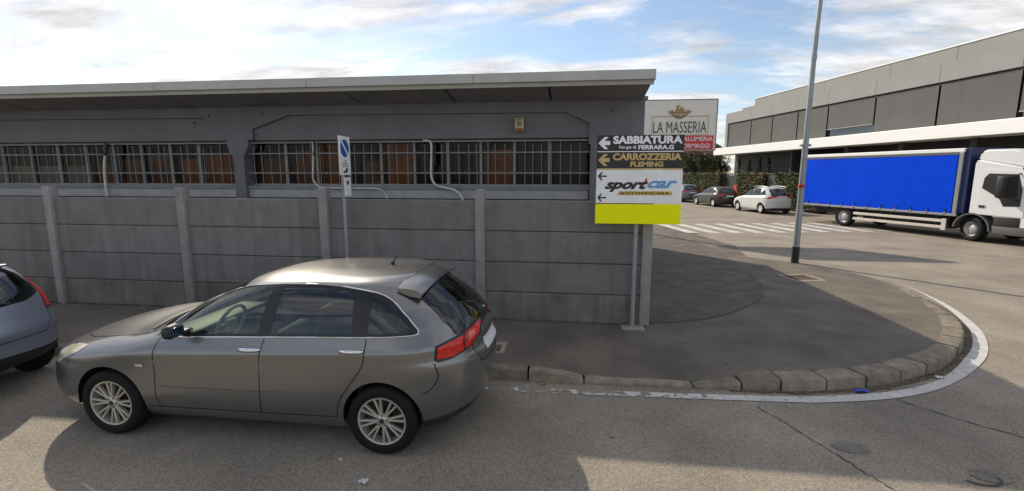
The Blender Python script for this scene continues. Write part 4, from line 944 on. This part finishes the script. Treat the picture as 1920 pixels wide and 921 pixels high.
# ------------------------------------------------------------------ shop billboard
bb = thing('billboard', 'cream shop billboard with golden farm emblem beyond the workshop corner', 'billboard', (2.3, 20, 0))
X0 = 2.3
MB().tube([(0, .12, 0), (0, .12, 5.2)], .09, 14).build('pole', 'steel', bb, smooth=60)
MB().bbox(1.7-X0, 5.58-X0, 0, .24, 3.37, 5.31, .015).build('panel', 'bill_cream', bb)
m = MB().box(1.7-X0, 5.60-X0, -.02, .26, 5.31, 5.335).box(5.58-X0, 5.605-X0, -.02, .26, 3.37, 5.31).box(1.7-X0, 5.6-X0, -.02, .26, 3.345, 3.37); m.build('frame', 'bill_frame', bb)
yb2 = -.006
def brect(x0, x1, z0, z1, mt, nm): MB().box(x0-X0, x1-X0, yb2, .002, z0, z1).build(nm, mt, bb)
for q in ((3.10, 5.28, 4.665, 4.69), (3.10, 5.28, 3.945, 3.965), (3.10, 3.12, 3.965, 4.665), (5.26, 5.28, 3.965, 4.665)): brect(*q, 'bill_gold', 'outline')
text('LA MASSERIA', 'lettering', 'bill_dark', bb, 2.04, .44, (4.19-X0, yb2-.003, 4.26), FR, bold=-.004)
rd = MB().box(3.75-X0, 5.50-X0, yb2-.01, .002, 3.395, 3.93).build('red_panel', 'bill_red', bb)
text('SALUMERIA', 'lettering', 'sign_white', rd, 1.22, .17, (4.86-X0, yb2-.013, 3.80), FR, bold=.005)
text('FORMAGGI', 'lettering', 'sign_white', rd, 1.12, .17, (4.80-X0, yb2-.013, 3.53), FR, bold=.005)
# emblem: ploughed field bowl with a small farmhouse
em = MB(); ex, ez = 4.16-X0, 4.62
n = 12
for i in range(9):
    a = (i-4)/4.5; xo = a*.46
    pts = []
    for t in np.linspace(0, 1, 8): pts.append((ex+xo*(.12+.88*t**.7), ez-.02+.27*t-.05*(1-abs(a))*t))
    em.tube([(p[0], yb2-.004, p[1]) for p in pts], .018, 4)
em.tube([(ex-.46, yb2-.004, ez+.25), (ex-.2, yb2-.004, ez+.21), (ex, yb2-.004, ez+.20), (ex+.2, yb2-.004, ez+.21), (ex+.46, yb2-.004, ez+.25)], .02, 4)
def eb(x0, x1, z0, z1): em.box(ex+x0, ex+x1, yb2-.006, .002, ez+z0, ez+z1)
eb(-.17, .19, .22, .33); eb(-.13, -.04, .33, .43); eb(.0, .13, .33, .40); eb(-.02, .0, .40, .56); eb(-.36, -.24, .24, .30); eb(.26, .36, .24, .31)
em.prism([(ex-.15, ez+.43), (ex-.02, ez+.43), (ex-.085, ez+.50)], 'y', yb2-.006, .002)
em.build('emblem', 'bill_gold', bb)

# ------------------------------------------------------------------ blue curtain-side truck
tr = thing('truck', 'white cabbed lorry with bright blue curtain side parked at the right', 'truck', (12.58, 23.88, 0), math.atan2(-.934, .358))
# local x forward, y = 0 is the near side, +y away from the camera
W = 2.45
MB().bbox(-2.50, 4.66, .02, W-.02, .92, 3.34, .02).build('cargo_box', 'truck_navy', tr)
cm = MB(); nx, nz = 60, 8
vs = [(-2.28+6.70*i/nx, -.012+.006*math.sin(i*i*.37)*(1-j/nz)**4+.003*math.sin(i*.31+j*.4), .965+2.17*j/nz) for i in range(nx+1) for j in range(nz+1)]
cm.add(vs, [(i*(nz+1)+j, (i+1)*(nz+1)+j, (i+1)*(nz+1)+j+1, i*(nz+1)+j+1) for i in range(nx) for j in range(nz)]); cm.build('curtain', 'truck_blue', tr, smooth=180)
MB().bbox(-2.52, 4.62, -.03, W+.03, 3.22, 3.36, .02).build('roof_rail', 'r_white', tr)
for k in range(11):
    x = -2.0+k*.62; MB().box(x, x+.045, -.03, -.012, .87, 1.12).build('strap', 'truck_navy', tr); MB().bbox(x-.012, x+.057, -.04, -.026, .93, .99, .005).build('buckle', 'steel', tr)
MB().box(-2.3, 4.45, -.022, .02, 3.13, 3.22).build('curtain_pelmet', 'truck_grey', tr)
MB().bbox(-2.54, 4.62, -.03, .06, .86, .95, .01).build('side_raves', 'steel', tr)
MB().bbox(-2.53, -2.28, -.026, .10, .95, 3.22, .015).build('rear_post', 'r_white', tr)
MB().bbox(4.46, 4.60, -.026, .10, .95, 3.22, .015).build('front_post', 'steel', tr)
MB().box(4.655, 4.80, .03, W-.03, 1.0, 3.38).build('headboard', 'truck_navy', tr)
MB().box(-2.3, 6.6, .65, .85, .55, .86).box(-2.3, 6.6, W-.85, W-.65, .55, .86).build('chassis_rails', 'chassis', tr)
MB().box(.7, 4.2, .35, .9, .35, .8).build('battery_box', 'chassis', tr)
for z0, z1 in ((.36, .47), (.60, .71)): MB().bbox(.50, 4.30, .0, .04, z0, z1, .01).build('side_guard', 'truck_cream', tr)
MB().bbox(4.14, 4.30, -.002, .05, .30, .74, .01).build('side_guard_end', 'truck_cream', tr)
for x in (.6, 1.7, 2.9, 3.9): MB().box(x, x+.05, .04, .09, .36, .88).build('guard_bracket', 'chassis', tr)
MB().box(-2.45, -2.3, .1, W-.1, .45, .6).build('rear_bumper', 'truck_grey', tr)
def twheel(x, y, rz=0., r=.45):
    w = bpy.data.objects.new('wheel', None); C.objects.link(w); w.parent = tr; w.location = (x, y, r); w.rotation_euler = (0, 0, rz)
    MB().revolve([(.27, -.10), (.30, -.13), (r-.06, -.14), (r-.01, -.11), (r, -.06), (r, .06), (r-.01, .12), (.27, .13)], 36).build('tyre', 'rubber', w, smooth=50)
    rm = MB().revolve([(.275, -.12), (.265, -.10), (.22, -.04), (.17, -.02), (.15, -.08), (.10, -.10), (0, -.11)], 30).build('rim', 'rim_steel', w, smooth=40)
    for i in range(8):
        a = 2*math.pi*i/8; MB().revolve([(0, -.05), (.018, -.05), (.018, -.02)], 8, 'y', (.19*math.cos(a), 0, .19*math.sin(a))).build('bolt', 'chassis', w)
twheel(0, .16); twheel(0, W-.16, math.pi); twheel(5.12, .18, R(-14)); twheel(5.12, W-.18, math.pi-R(14))
def fender(x, y0, y1, r, z, mt, a0=.1, a1=3.04):
    m = MB(); k = 18; o = [(x+r*math.cos(a), z+r*math.sin(a)) for a in np.linspace(a0, a1, k)]; i_ = [(x+(r-.05)*math.cos(a), z+(r-.05)*math.sin(a)) for a in np.linspace(a0, a1, k)]
    m.prism(o+i_[::-1], 'y', y0, y1); m.build('mudguard', mt, tr, smooth=40)
fender(0, .04, .42, .54, .45, 'chassis', .7, 3.0); fender(5.12, -.04, .42, .58, .45, 'truck_grey', -.05, 3.1)
# cab
side = [(4.97, .98), (4.97, 2.85), (5.05, 2.95), (6.55, 2.62), (6.72, 2.45), (7.05, 1.45), (7.10, 1.0), (7.1, .55), (6.0, .55), (5.75, .75), (5.72, .98)]
cb_ = MB(); cb_.prism(side, 'y', .0, W-.15); bm = bmesh.new()
cab = cb_.build('cab', 'truck_white', tr); bm.from_mesh(cab.data); bmesh.ops.bevel(bm, geom=[e for e in bm.edges if e.calc_face_angle(0) > .5], offset=.05, segments=3, affect='EDGES'); bm.to_mesh(cab.data); bm.free(); cab.data.shade_smooth(); cab.data.set_sharp_from_angle(angle=R(35))
fr_ = MB(); fr_.prism([(4.98, 2.90), (5.04, 3.20), (5.22, 3.29), (6.0, 3.28), (6.35, 3.12), (6.6, 2.62), (6.4, 2.60)], 'y', .08, W-.23); f_ = fr_.build('roof_fairing', 'truck_white', tr)
bm = bmesh.new(); bm.from_mesh(f_.data); bmesh.ops.bevel(bm, geom=[e for e in bm.edges if e.calc_face_angle(0) > .5], offset=.07, segments=3, affect='EDGES'); bm.to_mesh(f_.data); bm.free(); f_.data.shade_smooth(); f_.data.set_sharp_from_angle(angle=R(35))
mat('truck_glass', (.02, .023, .027), .06, coat=.5)
dr = MB().prism([(5.20, 1.0), (5.20, 2.5), (5.34, 2.60), (6.40, 2.52), (6.55, 1.9), (6.55, .98)], 'y', -.012, .02).build('door', 'truck_white', tr)
MB().prism([(5.30, 1.93), (5.34, 2.30), (5.46, 2.45), (6.28, 2.42), (6.44, 1.9), (6.44, 1.34), (5.98, 1.32), (5.86, 1.55), (5.70, 1.68)], 'y', -.020, -.002).build('window', 'truck_glass', dr)
MB().bbox(5.28, 5.46, -.035, -.01, 1.24, 1.33, .01).build('handle', 'black', dr)
MB().bbox(5.88, 6.14, -.36, -.16, 1.62, 2.36, .05).tube([(6.1, -.25, 2.3), (6.35, 0, 2.45)], .02, 6).tube([(6.1, -.25, 1.65), (6.4, 0, 1.5)], .02, 6).build('mirror', 'black', tr, smooth=50)
MB().bbox(6.35, 7.12, -.01, W-.14, 2.56, 2.66, .02).build('sun_visor', 'black', tr)
MB().prism([(6.68, 2.50), (7.03, 1.50), (7.08, 1.50), (6.73, 2.50)], 'y', .15, W-.3).build('windscreen', 'truck_glass', tr)
MB().bbox(5.72, 7.14, -.01, W-.14, .34, .66, .04).build('bumper', 'truck_grey', tr, smooth=40)
MB().bbox(5.76, 6.5, -.02, .3, .62, .96, .03).build('steps', 'chassis', tr, smooth=40)
MB().bbox(7.1, 7.16, .15, .5, .62, .86, .02).build('headlight', 'chrome', tr); MB().bbox(7.1, 7.16, W-.65, W-.3, .62, .86, .02).build('headlight', 'chrome', tr)

# ------------------------------------------------------------------ grey office building at the right
rb = thing('office_building', 'long two storey grey building with white canopy behind the truck', 'building', (18.25, 31.03, 0), rz2)
# local x = along the facade away from the camera, +y towards the road
S0, S1 = -26., 18.35
MB().box(S0, S1, -14, -.35, 4.5, 7.12).build('core', 'r_frame', rb)
MB().box(S0, S1-.0, -14, -3.0, 0, 4.4).build('ground_floor', 'r_dark', rb)
MB().box(8.2, S1-.3, -3.0, -1.0, 0, 4.4).build('ground_floor_wall', 'r_grey', rb)
seg = [18.35, 14.3, 11.2, 8.1, 5.0, 1.1, -2.87, -6.69, -10.6, -14.5, -18.4, -22.2, -26]
for a, b in zip(seg, seg[1:]):
    MB().box(b+.012, a-.012, -.6, .0, 7.12, 8.05).build('fascia_panel', 'r_stone', rb)
for a, b in zip([15.05, 11.2, 6.5, 1.1, -2.9, -6.7, -14.5, -20], [11.2, 6.5, 1.1, -2.9, -6.7, -14.5, -20, -26]):
    MB().box(b+.012, a-.012, -1.6, -.8, 7.9, 8.95).build('parapet_panel', 'r_stone2', rb)
MB().box(S0, 15.06, -1.62, -.76, 8.95, 9.02).build('coping', 'r_white', rb)
MB().box(S0, S1, -13.8, -1.6, 7.12, 8.6).build('roof', 'r_stone2', rb)
MB().box(17.95, S1, -.6, 0, 4.75, 7.12).build('corner_pier', 'r_stone', rb)
edges_ = [17.85, 14.2, 11.18, 8.1, 5.02, 1.12, -2.87, -6.69, -10.5, -14.4, -18.3, -22.2, -26]
for i, (a, b) in enumerate(zip(edges_, edges_[1:])):
    zb_ = 4.88 if i not in (4, 7) else (5.43 if i == 4 else 5.2)
    bl = MB(); n = int((a-b-.12)/.11)
    x0, x1 = b+.06, a-.06
    pts = []
    for k in range(n*2+1): pts.append((x0+(x1-x0)*k/(n*2), -.10-(.003 if k % 2 else 0)))
    bl.add([(x, y, z) for x, y in pts for z in (zb_, 7.04)], [(2*k, 2*k+2, 2*k+3, 2*k+1) for k in range(n*2)]); bl.build('blind', 'r_blind', rb)
    MB().box(x0, x1, -.13, -.07, zb_-.05, zb_).build('blind_rail', 'r_stone', rb)
    MB().box(x0, x1, -.30, -.27, 4.75, 7.1).build('window_pane', 'r_glass', rb)
MB().bbox(S0, S1+.1, -.6, 1.0, 4.16, 4.80, .02).build('canopy', 'r_white', rb)
for x in (6.9, 3.0, -1.0, -5, -9): MB().box(x-.15, x+.15, -.35, -.05, 0, 4.2).build('column', 'r_grey', rb)
for x0, x1 in ((3.3, 6.6), (-4.6, -1.4)): MB().box(x0, x1, -2.99, -2.9, .1, 3.4).build('shop_window', 'r_glass', rb)
MB().box(8.25, 8.4, -1.1, 0, 0, 4.2).build('side_wall', 'r_dark', rb)

# ------------------------------------------------------------------ greenery
def leaves(m, pts, size, flat=.0):
    for p in pts:
        a = random.uniform(0, 6.28); t = random.uniform(-1.2, 1.2); u = Vector((math.cos(a), math.sin(a), random.uniform(-.6, .6))).normalized(); w = u.cross(Vector((math.sin(t), .3, math.cos(t)))).normalized(); s_ = size*random.uniform(.6, 1.3); p = Vector(p)
        m.add([p-u*s_, p+w*s_*.5, p+u*s_, p-w*s_*.5], [(0, 1, 2, 3)])
def hedge(s0, s1, label, h=2.45):
    o = thing('hedge', label, 'hedge', (14.63, 31.17, 0), rz2, 'hedges along the office forecourt')
    MB().bbox(s0+.1, s1-.1, -.75, -.12, 0, h-.12, .1).build('stems', 'hedge_core', o)
    A, B = MB(), MB()
    for k in range(int(1500*(s1-s0)/2)):
        f = random.random()
        x = random.uniform(s0, s1); z = random.uniform(.1, h); y = -.08+random.gauss(0, .06)
        if f > .75: z = h-.08+random.gauss(0, .06); y = random.uniform(-.85, 0)
        elif f > .6: x = random.choice((s0, s1))+random.gauss(0, .05); y = random.uniform(-.85, 0)
        q = math.sin(x*1.7+s0)+math.sin(z*2.3+x)*.6+random.gauss(0, .7)
        leaves(A if q > -.2 else B, [(x, y, z)], .085)
    A.build('foliage', 'leaf_green', o); B.build('dry_foliage', 'leaf_brown', o)
hedge(11.4, 19.5, 'long brownish clipped hedge farthest along the side street, behind the black car')
hedge(5.4, 8.8, 'clipped green hedge behind the white people carrier')
hedge(-.5, 3.9, 'clipped green and brown hedge beside the truck tail')
gt = thing('forecourt_gate', 'dark metal gate panel between two clipped hedges', 'gate', (14.63, 31.17, 0), rz2)
MB().box(8.9, 11.3, -.5, -.45, 0, 2.25).build('panel', 'r_frame', gt); MB().bbox(8.85, 8.97, -.55, -.38, 0, 2.4, .02).build('post', 'r_grey', gt); MB().bbox(11.25, 11.37, -.55, -.38, 0, 2.4, .02).build('post', 'r_grey', gt)
MB().box(9.3, 9.8, -.44, -.42, 1.0, 1.5).build('notice', 'bill_red', gt)
gt2 = thing('forecourt_wall', 'plain grey wall panel between the two nearer hedges', 'wall', (14.63, 31.17, 0), rz2)
MB().bbox(3.95, 5.35, -.6, -.4, 0, 2.35, .02).build('panel', 'r_grey', gt2); MB().bbox(3.9, 5.4, -.64, -.36, 2.35, 2.42, .01).build('coping', 'r_dark', gt2)
def cypress(s_, h, lab):
    p = Vector((18.25, 31.03))+d2*s_-n2*.25
    o = thing('cypress_tree', lab, 'tree', (p.x, p.y, 0), 0, 'small pointed conifers in front of the dark ground floor')
    MB().tube([(0, 0, 0), (0, 0, h*.8)], [.05, .02], 6).build('trunk', 'bark', o)
    m = MB()
    for k in range(1300):
        t = random.random()**.8; z = .3+t*(h-.3); r = .34*(1-t)**.65*(.75+.35*random.random())*(1.0 if t > .08 else .7); a = random.uniform(0, 6.28)
        leaves(m, [(r*math.cos(a), r*math.sin(a), z)], .06)
    m.build('crown', 'leaf_dark', o)
for s_, h, lab in ((15.0, 3.75, 'slim dark conifer farthest left of the four by the grey ground floor'), (13.4, 3.65, 'slim dark conifer second from the left by the grey ground floor'), (11.9, 3.8, 'slim dark conifer third from the left by the grey ground floor'), (10.65, 3.75, 'slim dark conifer farthest right of the four by the grey ground floor')): cypress(s_, h, lab)
def tree(x, y, h, r, lab, mt='leaf_dark'):
    o = thing('tree', lab, 'tree', (x, y, 0), 0, 'trees at the end of the side street')
    tm = MB().tube([(0, 0, 0), (.05, 0, h*.35), (0, .05, h*.6)], [.18, .14, .07], 8)
    for k in range(6):
        a = k*1.05; tm.tube([(0, 0, h*(.28+.04*k)), (math.cos(a)*r*.4, math.sin(a)*r*.4, h*(.45+.05*k)), (math.cos(a)*r*.7, math.sin(a)*r*.7, h*(.55+.05*k))], [.07, .045, .02], 5)
    tm.build('trunk', 'bark', o)
    m = MB()
    for c in range(26):
        a = random.uniform(0, 6.28); q = random.random()**.5*r*.8; cz = h*random.uniform(.35, .88); cx, cy = q*math.cos(a), q*math.sin(a); cr_ = r*random.uniform(.22, .4)
        for k in range(150):
            d = Vector((random.gauss(0, 1), random.gauss(0, 1), random.gauss(0, .8))).normalized()*cr_*random.uniform(.6, 1.05)
            leaves(m, [(cx+d.x, cy+d.y, max(.5, cz+d.z))], .14)
    m.build('crown', mt, o)
tree(13.2, 62, 5.4, 2.4, 'dark leafy tree left of the others under the billboard'); tree(16.0, 64, 5.5, 2.4, 'broad dark tree seen between billboard and office building', 'leaf_green'); tree(18.6, 66, 5.9, 2.2, 'dark tree beside the office building corner')
# distant house in the gap
hs = thing('distant_house', 'far brick house seen between the billboard and the office building', 'house', (20.5, 80, 0))
MB().box(-3, 3, 0, 8, 0, 6.2).build('wall', 'brick_house', hs); MB().prism([(-3.4, 6.2), (3.4, 6.2), (0, 8.2)], 'y', -.4, 8.4).build('roof', 'roof_slate', hs)
for x in (-2, 0, 2): MB().box(x-.4, x+.4, -.05, .02, 3.6, 5.0).build('window', 'r_glass', hs)

# ------------------------------------------------------------------ litter
def scrap(name, label, cat, x, y, z, w, mt):
    m = MB(); n = 4; vs = [(x+w*(i/n-.5)+random.uniform(-.1, .1)*w, y+w*.7*(j/n-.5)+random.uniform(-.1, .1)*w, z+.004+random.uniform(0, .22)*w) for i in range(n+1) for j in range(n+1)]
    m.add(vs, [(i*(n+1)+j, (i+1)*(n+1)+j, (i+1)*(n+1)+j+1, i*(n+1)+j+1) for i in range(n) for j in range(n)]); tag(m.build(name, mt), label, cat)
scrap('paper_scrap', 'crumpled blue paper lying in the gutter by the kerb stones', 'litter', 3.29, 5.52, .008, .12, 'litter_blue')
scrap('paper_scrap', 'small white paper scrap on the road before the grey wagon', 'litter', -1.62, 3.30, .002, .07, 'litter_white')
scrap('dry_leaf', 'small dry leaf on the road right of the grey wagon', 'leaf', .42, 4.22, .002, .05, 'leaf_dry')
scrap('paper_scrap', 'white scrap in the gutter at the curved kerb', 'litter', 4.45, 6.02, .01, .09, 'litter_white')
scrap('dry_leaf', 'dry leaf lying by the kerb behind the grey wagon', 'leaf', -.30, 5.26, .002, .06, 'leaf_dry')
